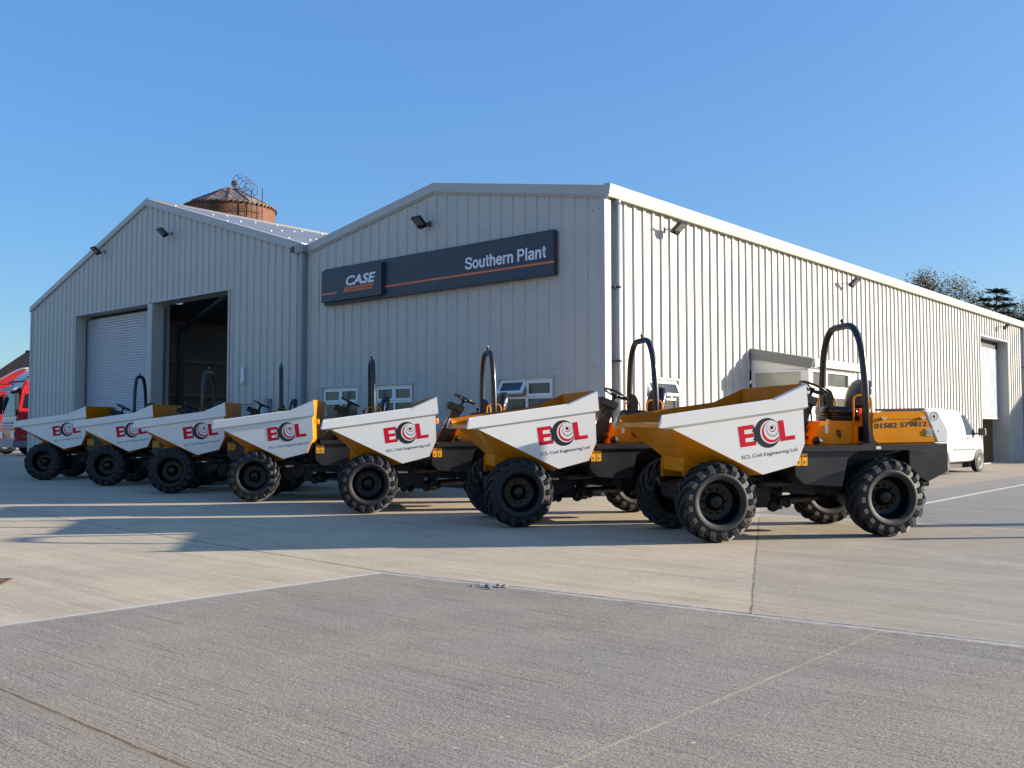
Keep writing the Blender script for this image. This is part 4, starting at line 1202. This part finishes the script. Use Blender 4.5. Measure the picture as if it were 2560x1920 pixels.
    circ = [M @ Vector((.19 * math.cos(2 * math.pi * k / 28), .19 * math.sin(2 * math.pi * k / 28), 0)) for k in range(28)]
    mb.tube(circ, .017, 8, 'black_vinyl', closed=True)
    for k in range(3):
        a = R(90 + 120 * k)
        mb.tube([M @ Vector((0, 0, -.03)), M @ Vector((.185 * math.cos(a), .185 * math.sin(a), 0))], .012, 6, 'black_vinyl')
    mb.lathe([(0, -.05), (.045, -.05), (.05, -.015), (.03, .0), (0, .0)], 12, 'black_vinyl', axis='z', M=M)
    mb.tube([M @ Vector((0, 0, -.04)), M @ Vector((0, 0, -.17))], .022, 8, 'black_metal')
    P(mb, "steering_wheel")
    # ---- wheels
    T, Rm, Hb = wheel_meshes()
    wh = []
    base = None
    for x in (0, 2.252):
        for s in (-1, 1):
            if base is None:
                t_ = T.build("wheel", root); r_ = Rm.build("rim", t_); h_ = Hb.build("hub", t_)
                base = t_
            else:
                t_ = copy_tree(base, root)
            t_.location = (q(x), s * .775, .485)
            t_.rotation_euler = (0, R(random.uniform(0, 60)), 0 if s < 0 else math.pi)
            wh.append(t_)
            if x == 0: front.append(t_)
    return root, front

# hinge position, yaw of the front half, yaw of the rear half
POSES = [((3.471, 12.80), 10.4, 10.2, 'nearest white sided yellow dumper at the right end of the row, engine cover fully showing'),
         ((1.057, 14.72), 12.1, 13.3, 'white sided yellow dumper second from the right end, seat before the sunlit wall'),
         ((-1.383, 17.0), 10.8, 12.4, 'white sided yellow dumper third from the right end, roll bar beside the tilted open window'),
         ((-3.777, 19.25), 4.0, 11.8, 'white sided yellow dumper in the middle of the row, fourth from each end'),
         ((-6.116, 21.43), 4.9, 13.2, 'white sided yellow dumper whose roll bar stands end on beside the grey valley downpipe'),
         ((-8.435, 23.80), -0.8, 2.2, 'white sided yellow dumper whose roll bar stands before the dark open doorway'),
         ((-11.048, 26.12), 0.2, 6.0, 'farthest white sided yellow dumper at the left end, before the shuttered doorway')]
proto = None
front_names = None
for i, ((hx, hy), yf, yr, lab) in enumerate(POSES):
    if proto is None:
        proto, fr_parts = make_dumper()
        front_idx = [k for k, c in enumerate(proto.children) if c in fr_parts]
        names0 = [c.name for c in proto.children]
        front_set = {c.name for c in fr_parts}
        base_rot = {c.name: (c.location.copy(), c.rotation_euler.copy()) for c in proto.children}
        pairs = [(c, c) for c in proto.children]; d = proto
    else:
        d = proto.copy(); COL.objects.link(d); pairs = []
        for c in [bpy.data.objects[n] for n in names0]:
            c2 = copy_tree(c, d); pairs.append((c, c2))
    n_ = (Vector((0, 0, 1)) - BY * .0165).normalized()
    xa = Vector((math.cos(R(yr)), math.sin(R(yr)), 0)); xa = (xa - n_ * xa.dot(n_)).normalized()
    M3 = Matrix((xa, n_.cross(xa), n_)).transposed()
    d.rotation_euler = M3.to_euler()
    d.location = (hx, hy, yard_z((Vector((hx, hy, 0)) - BC).dot(BY), (Vector((hx, hy, 0)) - BC).dot(BX)))
    tag(d, lab, 'dumper', 'site dumpers lined up in a slanting row')
    da = R(yf - yr)
    for c, c2 in pairs:
        l0, r0 = base_rot[c.name]
        if c.name in front_set:
            c2.location = Matrix.Rotation(da, 3, 'Z') @ l0
            c2.rotation_euler = (r0.x, r0.y, r0.z + da)

# ------------------------------------------------------------------ small white van by the long side
def make_van():
    root = empty("parked_van", (13.20, 30.50, gz(30.24)), R(90 - 44.5))
    root.scale = (1.07, 1.04, 1.09)
    tag(root, 'small white panel van parked tight along the sunlit wall', 'van')
    # X forwards, Y left
    st = [(-2.16, .45, .98, 1.05, .80, .70), (-2.14, .30, 1.0, 1.70, .86, .74), (-2.02, .26, 1.02, 1.80, .885, .76), (-1.2, .26, 1.02, 1.825, .895, .765),
          (-.2, .26, 1.02, 1.82, .895, .76), (.35, .26, 1.01, 1.795, .895, .745), (.75, .26, 1.01, 1.70, .895, .72), (1.10, .27, 1.0, 1.50, .89, .70),
          (1.42, .28, .99, 1.25, .88, .70), (1.62, .29, .97, 1.10, .87, .72), (1.95, .30, .90, .99, .83, .68), (2.16, .33, .78, .86, .74, .58), (2.26, .42, .62, .68, .60, .45)]
    def ringp(s):
        x, zb, zm, zr, wb, wr = s
        h = []
        for y, z in ((wb * .90, zb), (wb * .985, zb + .10), (wb, (zb + zm) / 2), (wb, zm), ((wb + wr) / 2 + .015, zm + (zr - zm) * .55), (wr, zr - .06 * min(1, (zr - zm) / .5)), (wr - .14, zr), (0, zr + .012)):
            h.append((x, y, z))
        return h + [(a, -b, c) for a, b, c in h[-2::-1]]
    mb = MB(); vs = []; n = 15
    for s in st: vs += ringp(s)
    fs = [(i * n + k, i * n + k + 1, (i + 1) * n + k + 1, (i + 1) * n + k) for i in range(len(st) - 1) for k in range(n - 1)]
    fs += [(i * n + n - 1, i * n, (i + 1) * n, (i + 1) * n + n - 1) for i in range(len(st) - 1)]
    fs += [tuple(range(n)), tuple((len(st) - 1) * n + k for k in range(n - 1, -1, -1))]
    mb.add(vs, fs, 'van_white', True)
    body = mb.build("body", root)
    body.modifiers.new("edge", 'SUBSURF').levels = 2; body.modifiers["edge"].render_levels = 2
    def sidept(x, z, s, out=.006):
        a = [q_ for q_ in st if q_[0] <= x][-1]; b = [q_ for q_ in st if q_[0] >= x][0]
        t = 0 if a is b else (x - a[0]) / (b[0] - a[0])
        _, zb, zm, zr, wb, wr = [u + (v - u) * t for u, v in zip(a, b)]
        if z <= zm: y = wb
        else: y = wb + (wr - wb) * ((z - zm) / (zr - zm)) ** 1.25
        return (x, s * (y + out), z)
    for s in (-1, 1):
        mb = MB(); P_ = [(.40, 1.07), (.28, 1.62), (.42, 1.665), (.68, 1.60), (1.02, 1.36), (1.25, 1.13), (1.22, 1.08)]
        mb.add([sidept(x, z, s, .010) for x, z in P_], [tuple(range(len(P_)))], 'van_glass'); mb.build("side_window", root)
        d_ = MB(); d_.add([sidept(x, z, s, .004) for x, z in ((.33, .42), (.345, .42), (.345, 1.06), (.33, 1.06))], [(0, 1, 2, 3)], 'van_trim')
        d_.add([sidept(x, z, s, .004) for x, z in ((1.27, .75), (1.282, .75), (1.282, 1.06), (1.27, 1.06))], [(0, 1, 2, 3)], 'van_trim')
        d_.add([sidept(x, z, s, .003) for x, z in ((-.75, .42), (-.738, .42), (-.738, 1.5), (-.75, 1.5))], [(0, 1, 2, 3)], 'van_trim')
        d_.build("door_gap", root)
        d_ = MB(); d_.box(-.62, 1.02, s * .892, s * .912, .64, .685, 'van_trim'); d_.build("rub_strip", root, bevel=.004)
        d_ = MB(); d_.box(.42, .57, s * .898, s * .925, .955, .985, 'van_trim'); d_.build("door_handle", root, bevel=.006)
        d_ = MB(); d_.box(1.10, 1.22, s * .96, s * 1.17, 1.06, 1.27, 'van_trim'); d_.box(1.14, 1.19, s * .86, s * .97, 1.08, 1.13, 'van_trim'); d_.build("wing_mirror", root, bevel=.02)
        d_ = MB(); d_.box(-2.165, -2.10, s * .74, s * .87, .75, 1.30, 'van_red'); d_.build("tail_light", root, bevel=.01)
        for x in (1.36, -1.32):
            d_ = MB()
            d_.lathe([(.355, s * .905), (.345, s * .907), (.20, s * .907), (0, s * .907)], 28, 'lamp_black', M=Matrix.Translation((x, 0, .33)))
            d_.build("wheel_arch", root)
            d_ = MB(); o_ = s
            d_.lathe([(.20, .91 * o_), (.25, .925 * o_), (.29, .922 * o_), (.312, .90 * o_), (.316, .80 * o_), (.30, .74 * o_)], 32, 'tyre_rubber', M=Matrix.Translation((x, 0, .315)))
            w_ = d_.build("wheel", root)
            d_ = MB(); d_.lathe([(.205, .917 * o_), (.19, .915 * o_), (.16, .905 * o_), (.11, .915 * o_), (.05, .925 * o_), (0, .927 * o_)], 24, 'hubcap', M=Matrix.Translation((x, 0, .315)))
            for k in range(7):
                a = 2 * math.pi * k / 7
                d_.lathe([(.022, .916 * o_), (0, .920 * o_)], 8, 'lamp_black', M=Matrix.Translation((x + .15 * math.cos(a), 0, .315 + .15 * math.sin(a))))
            d_.build("hubcap", w_)
    mb = MB(); mb.add([(1.52, -.66, 1.14), (1.52, .66, 1.14), (.83, .60, 1.655), (.83, -.60, 1.655)], [(0, 1, 2, 3)], 'van_glass')
    for p in range(4): pass
    mb.v = [(x + .03, y, z + .03) for x, y, z in mb.v]; mb.build("windscreen", root)
    mb = MB(); mb.box(-2.19, -2.165, -.62, .62, 1.12, 1.60, 'van_glass'); mb.build("rear_window", root, bevel=.01)
    mb = MB(); mb.box(-2.25, -2.03, -.72, .72, 1.745, 1.80, 'van_trim'); sp_ = mb.build("spoiler", root, bevel=.015)
    mb = MB(); mb.box(-2.262, -2.25, -.16, .16, 1.755, 1.79, 'van_red'); mb.build("brake_light", sp_)
    mb = MB(); mb.box(-2.24, -2.10, -.84, .84, .30, .56, 'van_trim'); mb.build("bumper", root, bevel=.03)
    mb = MB(); mb.box(-2.05, 2.05, -.62, .62, .13, .40, 'lamp_black'); mb.build("underbody_shade", root)  # black box under the floor, its colour standing in for the van's shadow
    return root
make_van()

# ------------------------------------------------------------------ red lorries at the left edge
def make_lorry():
    root = empty("lorry", (0, 0, 0)); root.scale = (1, 1, 1.2)
    # X forwards, Y left; cab front at x = 0
    mb = MB()
    mb.prism([(0.0, .45), (.06, 1.25), (-.02, 1.5), (-.22, 2.75), (-.40, 3.02), (-2.2, 3.05), (-2.2, .95), (-1.75, .95), (-1.72, .75), (-1.5, .55), (-1.0, .55), (-.78, .75), (-.72, .45)], -1.24, 1.24, 'y', 'truck_red')
    mb.build("cab", root, bevel=.05, seg=3)
    mb = MB(); mb.prism([(-.36, 3.03), (-.62, 3.28), (-1.3, 3.66), (-2.1, 3.80), (-2.1, 3.03)], -1.05, 1.05, 'y', 'truck_red'); mb.build("roof_deflector", root, bevel=.06, seg=3)
    mb = MB(); mb.tube(fillet([(-.25, 1.16, 2.98), (-.9, 1.20, 3.30), (-1.7, 1.16, 3.75), (-2.2, 1.1, 3.82)], .3), .045, 8, 'truck_grey'); mb.tube(fillet([(-.25, -1.16, 2.98), (-.9, -1.20, 3.30), (-1.7, -1.16, 3.75), (-2.2, -1.1, 3.82)], .3), .045, 8, 'truck_grey'); mb.build("deflector_edge", root)
    mb = MB(); mb.prism([(.0, 1.62), (-.185, 2.62), (-.165, 2.62), (.02, 1.62)], -1.12, 1.12, 'y', 'truck_glass'); mb.build("windscreen", root)
    mb = MB(); mb.prism([(-.02, 2.66), (-.12, 2.80), (.12, 2.72), (.14, 2.62)], -1.15, 1.15, 'y', 'truck_grey'); mb.build("sun_visor", root)
    for s in (-1, 1):
        mb = MB(); mb.prism([(-.26, 1.92), (-.38, 2.50), (-1.5, 2.54), (-1.5, 1.94)], s * 1.243, s * 1.250, 'y', 'truck_glass'); mb.build("side_window", root)
        mb = MB(); mb.box(-.05, .10, s * 1.28, s * 1.52, 1.75, 2.45, 'lamp_black'); mb.tube([(-.1, s * 1.2, 2.5), (.02, s * 1.4, 2.48)], .03, 6, 'lamp_black'); mb.tube([(-.1, s * 1.2, 1.7), (.02, s * 1.4, 1.74)], .03, 6, 'lamp_black'); mb.build("wing_mirror", root, bevel=.03)
        mb = MB(); mb.box(-.05, .085, s * .72, s * 1.15, .72, .98, 'lamp_lens'); mb.build("headlight", root, bevel=.03)
        for z in (.50, .78, 1.05):
            mb = MB(); mb.box(-.75, -.20, s * 1.235, s * 1.262, z, z + .035, 'truck_grey'); mb.build("step", root)
        mb = MB(); mb.lathe([(.28, s * 1.19), (.32, s * 1.22), (.46, s * 1.21), (.52, s * 1.15), (.52, s * .95)], 32, 'tyre_rubber', M=Matrix.Translation((-1.25, 0, .52)))
        w_ = mb.build("wheel", root)
        mb = MB(); mb.lathe([(.30, s * 1.20), (.26, s * 1.12), (.12, s * 1.13), (0, s * 1.15)], 20, 'truck_grey', M=Matrix.Translation((-1.25, 0, .52))); mb.build("rim", w_)
    mb = MB()
    for z in (1.05, 1.18, 1.31): mb.box(.03, .075, -.85, .85, z, z + .07, 'truck_grey')
    mb.build("grille", root)
    mb = MB(); mb.box(-.72, .10, -1.25, 1.25, .36, .66, 'truck_grey'); mb.build("bumper", root, bevel=.04)
    mb = MB(); mb.box(-6.5, -1.6, -.45, .45, .70, 1.0, 'lamp_black')
    for s in (-1, 1): mb.lathe([(0, s * 1.19), (.28, s * 1.19), (.46, s * 1.21), (.52, s * 1.15), (.52, s * .75)], 28, 'tyre_rubber', M=Matrix.Translation((-4.8, 0, .52)))
    mb.build("chassis", root)
    return root
def at(px, d): return (px - 1280) / 2421 * d
lo = make_lorry(); hd = R(222)
lo.rotation_euler = (0, 0, hd); lo.location = (-24.45, 47.0, gz(0) + .1)
tag(lo, 'red lorry cab half hidden behind the left corner of the shuttered hall', 'lorry', 'red lorries at the left edge')
mb = MB(); v, f = fit_text("MO", .095, .34, bold=.03)
mb.add([(-.84 + a, 1.262, 1.80 + b) for a, b in [(-x_, z_) for x_, z_ in v]], f, 'label_white'); mb.build("lettering", lo, recalc=False)
l2 = copy_tree(lo); l2.location = (-28.3, 51.6, gz(0) + .1); l2.rotation_euler = (0, 0, R(206))
tag(l2, 'red lorry farther back at the frame edge, only its roof deflector clear', 'lorry')

# ------------------------------------------------------------------ silo
si = empty("silo", (at(568, 62), 62, gz(62)))
tag(si, 'rusty round silo with a conical top and a caged ladder, behind the hall roof', 'silo')
RS, ZE, ZA = 2.82, 15.72, 16.95
mb = MB(); NS = 40
mb.lathe([(RS, 0), (RS, ZE)], NS, 'silo_rust', axis='z')
for z in (13.2, 14.5): mb.lathe([(RS, z - .03), (RS + .03, z - .02), (RS + .03, z + .02), (RS, z + .03)], NS, 'silo_rust', axis='z')
mb.build("shell", si)
mb = MB()
mb.lathe([(RS + .02, ZE - .16), (RS + .09, ZE - .10), (RS + .06, ZE), (.48, ZA), (.40, ZA + .10), (0, ZA + .12)], 14, 'silo_roof', axis='z', smooth=False)
for k in range(14):
    a = 2 * math.pi * (k + .0) / 14
    mb.tube([((RS + .05) * math.cos(a), (RS + .05) * math.sin(a), ZE + .02), (.48 * math.cos(a), .48 * math.sin(a), ZA + .02)], .035, 5, 'silo_rust')
for k in range(56):
    a = 2 * math.pi * k / 56
    mb.box(-.05, .05, -.05, .05, -.10, .06, 'silo_rust', Matrix.Translation(((RS + .07) * math.cos(a), (RS + .07) * math.sin(a), ZE - .10)) @ Matrix.Rotation(a, 4, 'Z'))
mb.build("roof", si)
mb = MB(); mb.tube([(.25, 0, ZA + .08), (.25, 0, ZA + .35)], .07, 8, 'rust_dark'); mb.lathe([(0, ZA + .32), (.22, ZA + .34), (.20, ZA + .55), (.08, ZA + .62), (0, ZA + .63)], 12, 'rust_dark', axis='z', M=Matrix.Translation((.25, 0, 0))); mb.build("vent_cap", si)
aL = R(-90 + 37)
dr = Vector((math.cos(aL), math.sin(aL), 0)); tg = Vector((-dr.y, dr.x, 0))
mb = MB()
for s in (-.22, .22): mb.tube([dr * (RS + .18) + tg * s + Vector((0, 0, 8)), dr * (RS + .18) + tg * s + Vector((0, 0, ZE + .75))], .028, 6, 'rust_dark')
z = 8.2
while z < ZE + .6:
    mb.tube([dr * (RS + .18) - tg * .22 + Vector((0, 0, z)), dr * (RS + .18) + tg * .22 + Vector((0, 0, z))], .018, 5, 'rust_dark'); z += .30
for s in (-1, 1):
    mb.tube([dr * (RS + .10) + tg * s * .95 + Vector((0, 0, 9)), dr * (RS + .10) + tg * s * .95 + Vector((0, 0, ZE + (.9 if s > 0 else -.1)))], .03, 6, 'rust_dark')
for z in (12.5, 13.4, 14.3, 15.1):
    mb.tube([dr * (RS + .05) - tg * 1.0 + Vector((0, 0, z)), dr * (RS + .22) + Vector((0, 0, z)), dr * (RS + .05) + tg * 1.05 + Vector((0, 0, z))], .025, 5, 'rust_dark')
mb.build("ladder", si)
mb = MB()
sdir = (dr * -(RS - .5) + Vector((0, 0, ZA - ZE))).normalized(); sn = (dr * (ZA - ZE) + Vector((0, 0, RS - .5))).normalized()
p0 = dr * (RS + .15) + Vector((0, 0, ZE + .15))
for s in (-.22, .22): mb.tube([p0 + tg * s, p0 + tg * s + sdir * 2.6], .025, 6, 'ladder_steel')
for k in range(9): mb.tube([p0 - tg * .22 + sdir * (.15 + k * .29), p0 + tg * .22 + sdir * (.15 + k * .29)], .018, 5, 'ladder_steel')
hoops = [-.1, .55, 1.2, 1.85]
for t in hoops:
    c_ = p0 + sdir * t + sn * .50
    mb.tube([c_ + (sn * math.cos(u * math.pi / 10) + tg * math.sin(u * math.pi / 10)) * .47 for u in range(20)], .020, 5, 'ladder_steel', closed=True)
for u in (2.2, 7, 13, 17.8):
    o_ = sn * .5 + (sn * math.cos(u * math.pi / 10) + tg * math.sin(u * math.pi / 10)) * .47
    mb.tube([p0 + sdir * hoops[0] + o_, p0 + sdir * hoops[-1] + o_], .022, 5, 'ladder_steel')
mb.build("ladder_cage", si)

# ------------------------------------------------------------------ old barn at far left, outbuildings at far right
ob = empty("old_barn", (at(60, 84), 80, gz(80)))
tag(ob, 'dark steep roofed old barn beyond the red lorries at the far left', 'barn')
mb = MB(); mb.box(-3.4, 14, 0, 8, -.3, 3.9, 'brick'); mb.build("wall", ob)
mb = MB()
e = [(-3.7, -.5, 3.8), (14.5, -.5, 3.8), (14.5, 8.5, 3.8), (-3.7, 8.5, 3.8), (0, 4, 8.25), (10.6, 4, 8.25)]
mb.add(e, [(0, 1, 5, 4), (1, 2, 5), (2, 3, 4, 5), (3, 0, 4), (0, 3, 2, 1)], 'barn_roof'); mb.tube([(0, 4, 8.27), (10.6, 4, 8.27)], .12, 6, 'barn_roof'); mb.build("roof", ob)
def outbuilding(name, label, loc, rz, x0, x1, y0, y1, eave, ridge):
    o = empty(name, loc, rz); tag(o, label, 'outbuilding')
    mb = MB(); ym = (y0 + y1) / 2
    mb.box(x0, x1, y0, y1, -.3, eave, 'brick')
    mb.prism([(y0, eave), (y1, eave), (ym, ridge - .05)], x0, x1, 'x', 'brick'); mb.build("wall", o)
    mb = MB()
    for ya in (y0 - .3, y1 + .3):
        d = -.3 * (ridge - eave) / (ym - y0)
        mb.add([(x0 - .2, ya, eave + d), (x1 + .2, ya, eave + d), (x1 + .2, ym, ridge), (x0 - .2, ym, ridge), (x0 - .2, ya, eave + d + .08), (x1 + .2, ya, eave + d + .08), (x1 + .2, ym, ridge + .08), (x0 - .2, ym, ridge + .08)],
               [(0, 1, 2, 3), (4, 5, 6, 7), (0, 1, 5, 4), (1, 2, 6, 5), (0, 3, 7, 4), (2, 3, 7, 6)], 'clay_tile')
    mb.build("roof", o)
    mb = MB(); mb.box(x0 + .8, x0 + 2.6, y0 - .04, y0 + .02, -.2, 2.3, 'lamp_black'); mb.build("door", o)
    return o
p = (at(2546, 55), 55.0)
outbuilding("brick_outbuilding", 'low brick outbuilding with a clay tiled roof past the far end of the sunlit wall', (p[0], p[1], gz(55)), R(-12), 0, 9, 0, 6, 3.6, 4.7)
p = bw(4.5, 36.5)
outbuilding("brick_outbuilding", 'brick outbuilding that shades the far end of the sunlit wall', (p.x, p.y, gz(p.y)), -BA, 0, 6.5, 0, 7, 3.6, 6.0)

# ------------------------------------------------------------------ trees behind the far end
def tree(name, label, cat, loc, height, crown_r, leaf, m, n_leaf, kind='round', seed=1, group=None, open_=.5):
    rnd = random.Random(seed)
    root = empty(name, loc); tag(root, label, cat, group)
    tips = []; T = MB()
    def branch(p, d, L, r, depth):
        pts = [p]; q_ = p; dd = d.copy(); n = 4
        for i in range(n):
            dd = (dd + Vector((rnd.uniform(-.22, .22), rnd.uniform(-.22, .22), rnd.uniform(-.05, .16)))).normalized()
            q_ = q_ + dd * (L / n); pts.append(q_)
        T.tube(pts, [max(.008, r * (1 - .6 * i / n)) for i in range(n + 1)], 5 if depth else 8, 'bark', cap=False)
        if depth >= 4 or L < .35:
            tips.append((q_, dd)); return
        if depth >= 2: tips.append((pts[2], dd))
        for k in range(3 if depth else 6):
            a = rnd.uniform(0, 6.283); sp = rnd.uniform(.45, 1.0)
            ax = dd.orthogonal(); ax.rotate(Matrix.Rotation(a, 3, dd))
            nd = (dd + ax * sp + Vector((0, 0, .12))).normalized()
            s = pts[rnd.choice((2, 3, 4))] if depth else pts[rnd.choice((3, 4, 4))]
            branch(s, nd, L * rnd.uniform(.55, .75), r * .5, depth + 1)
    if kind == 'round':
        branch(Vector((0, 0, 0)), Vector((0, 0, 1)), height * .45, height * .028, 0)
        T.build("trunk", root)
        # fit the tips into the crown
        L_ = MB()
        for k in range(n_leaf):
            c, d = rnd.choice(tips)
            o = Vector((rnd.gauss(0, 1), rnd.gauss(0, 1), rnd.gauss(0, .8))) * crown_r * .12
            c = c + o; s = leaf * rnd.uniform(.6, 1.3)
            a = Vector((rnd.gauss(0, 1), rnd.gauss(0, 1), rnd.gauss(0, 1))).normalized(); b = a.orthogonal().normalized()
            L_.add([c, c + (a + b) * s * .5, c + a * s, c + (a - b) * s * .5], [(0, 1, 2, 3)], m)
        L_.build("crown", root, recalc=False)
    else:
        T.tube([(0, 0, 0), (.1, 0, height * .5), (.25, 0, height)], [height * .03, height * .018, .02], 8, 'bark')
        L_ = MB(); z = height * .25
        while z < height:
            t = (z / height - .25) / .75
            for k in range(7):
                a = rnd.uniform(0, 6.283); R_ = crown_r * (1 - t) ** .75 * rnd.uniform(.7, 1.15) + .25
                d = Vector((math.cos(a), math.sin(a), 0))
                pts = [Vector((.2 * t, 0, z)) + d * R_ * u + Vector((0, 0, .28 * R_ * u - .20 * R_ * u * u)) for u in (0, .35, .7, 1)]
                T.tube(pts, [.05, .035, .02, .008], 4, 'bark', cap=False)
                for j in range(int(26 + 60 * R_ / crown_r)):
                    u = rnd.uniform(.12, 1.03); sd_ = Vector((-d.y, d.x, 0))
                    c = Vector((.2 * t, 0, z)) + d * R_ * u + Vector((0, 0, .28 * R_ * u - .20 * R_ * u * u)) + sd_ * rnd.gauss(0, .16 * R_ * (1.1 - u * .7)) + Vector((0, 0, rnd.gauss(-.04, .06)))
                    s = leaf * rnd.uniform(.7, 1.4)
                    e1 = (d * .8 + sd_ * rnd.uniform(-.8, .8) + Vector((0, 0, rnd.uniform(-.3, .2)))).normalized(); e2 = e1.cross(Vector((0, 0, 1))).normalized()
                    L_.add([c, c + e1 * s * .5 + e2 * s * .16, c + e1 * s, c + e1 * s * .5 - e2 * s * .16], [(0, 1, 2, 3)], m)
            z += height * .045
        T.build("trunk", root); L_.build("crown", root, recalc=False)
    return root
G = 'trees behind the far end of the warehouse'
tree("autumn_tree", 'broad thinning autumn tree above the roof edge, left of the dark conifer', 'tree', (at(2378, 64), 64, gz(64)), 10.6, 3.4, .115, 'autumn_leaf', 34000, seed=3, group=G)
tree("autumn_tree", 'sparse autumn tree whose twigs show just behind the dark conifer', 'tree', (at(2478, 68), 68, gz(68)), 11.4, 2.4, .10, 'autumn_leaf', 10000, seed=5, group=G)
tree("conifer", 'dark conifer with sweeping tiered branches above the roof edge', 'conifer', (at(2490, 60), 60, gz(60)), 10.3, 3.0, .42, 'fir_leaf', 0, kind='fir', seed=4, group=G)
tree("autumn_tree", 'autumn tree cut by the right frame edge above the gutter end', 'tree', (at(2570, 62), 62, gz(62)), 9.6, 3.2, .115, 'autumn_leaf', 30000, seed=8, group=G)
tree("evergreen_tree", 'dense dark evergreen behind the low tiled outbuilding at the right edge', 'tree', (at(2590, 66), 66, gz(66)), 7.6, 3.6, .34, 'evergreen_leaf', 9000, seed=11, group=G)

# ------------------------------------------------------------------ bits on the yard
def ground_at(x, y): return Vector((x, y, yard_z((Vector((x, y, 0)) - BC).dot(BY), (Vector((x, y, 0)) - BC).dot(BX))))
dg_ = empty("drain_grate", ground_at(-4.93, 8.98), R(12)); tag(dg_, 'rusty iron drain cover set in the concrete at the left edge', 'drain cover')
mb = MB()
for k in range(7): mb.box(-.21 + k * .06, -.18 + k * .06, -.2, .2, -.01, .012, 'iron_rust')
mb.box(-.25, -.215, -.23, .23, -.01, .014, 'iron_rust'); mb.box(.215, .25, -.23, .23, -.01, .014, 'iron_rust'); mb.box(-.215, .215, .205, .23, -.01, .014, 'iron_rust'); mb.box(-.215, .215, -.23, -.205, -.01, .014, 'iron_rust')
mb.build("grid", dg_)
rnd = random.Random(2)
proto_s = None
for k, (x, y, s) in enumerate(((-.22, 8.78, .026), (-.12, 8.84, .020), (-.07, 8.77, .028), (-.20, 8.68, .020), (-.30, 8.90, .012), (-.36, 8.82, .014))):
    if proto_s is None:
        mb = MB(); mb.lathe([(0, -.6), (.7, -.45), (1, .0), (.75, .5), (0, .7)], 7, 'stone', axis='z', smooth=False)
        mb.v = [(a * rnd.uniform(.75, 1.2), b * rnd.uniform(.75, 1.2), c * rnd.uniform(.8, 1.1)) for a, b, c in mb.v]
        o = mb.build("stone", weld=False); proto_s = o
    else:
        o = proto_s.copy(); COL.objects.link(o)
    o.location = ground_at(x, y) + Vector((0, 0, s * .5)); o.scale = (s * 1.3, s, s * .9); o.rotation_euler = (0, 0, rnd.uniform(0, 6))
    tag(o, 'small loose stone lying by the bay joint in the concrete', 'stone', 'loose stones by the joint')

for k, (x, y, r, h, lab) in enumerate(((12.6, 13.45, .16, 1.9, 'added thick timber post, unseen off to the right, casting a shadow streak'), (11.8, 12.05, .07, 1.75, 'added thin steel post, unseen off to the right, casting a shadow streak'))):
    o = empty("shadow_post", ground_at(x, y)); tag(o, lab, 'post')  # posts added out of view to throw streaks of shadow across the yard
    mb = MB(); mb.tube([(0, 0, -.2), (0, 0, h)], r, 12, 'bark' if k == 0 else 'pipe_grey'); mb.build("shaft", o)
    mb = MB(); mb.lathe([(r * 1.15, h - .01), (r * 1.15, h + .03), (0, h + .09)], 12, 'pipe_grey', axis='z'); mb.build("cap", o)
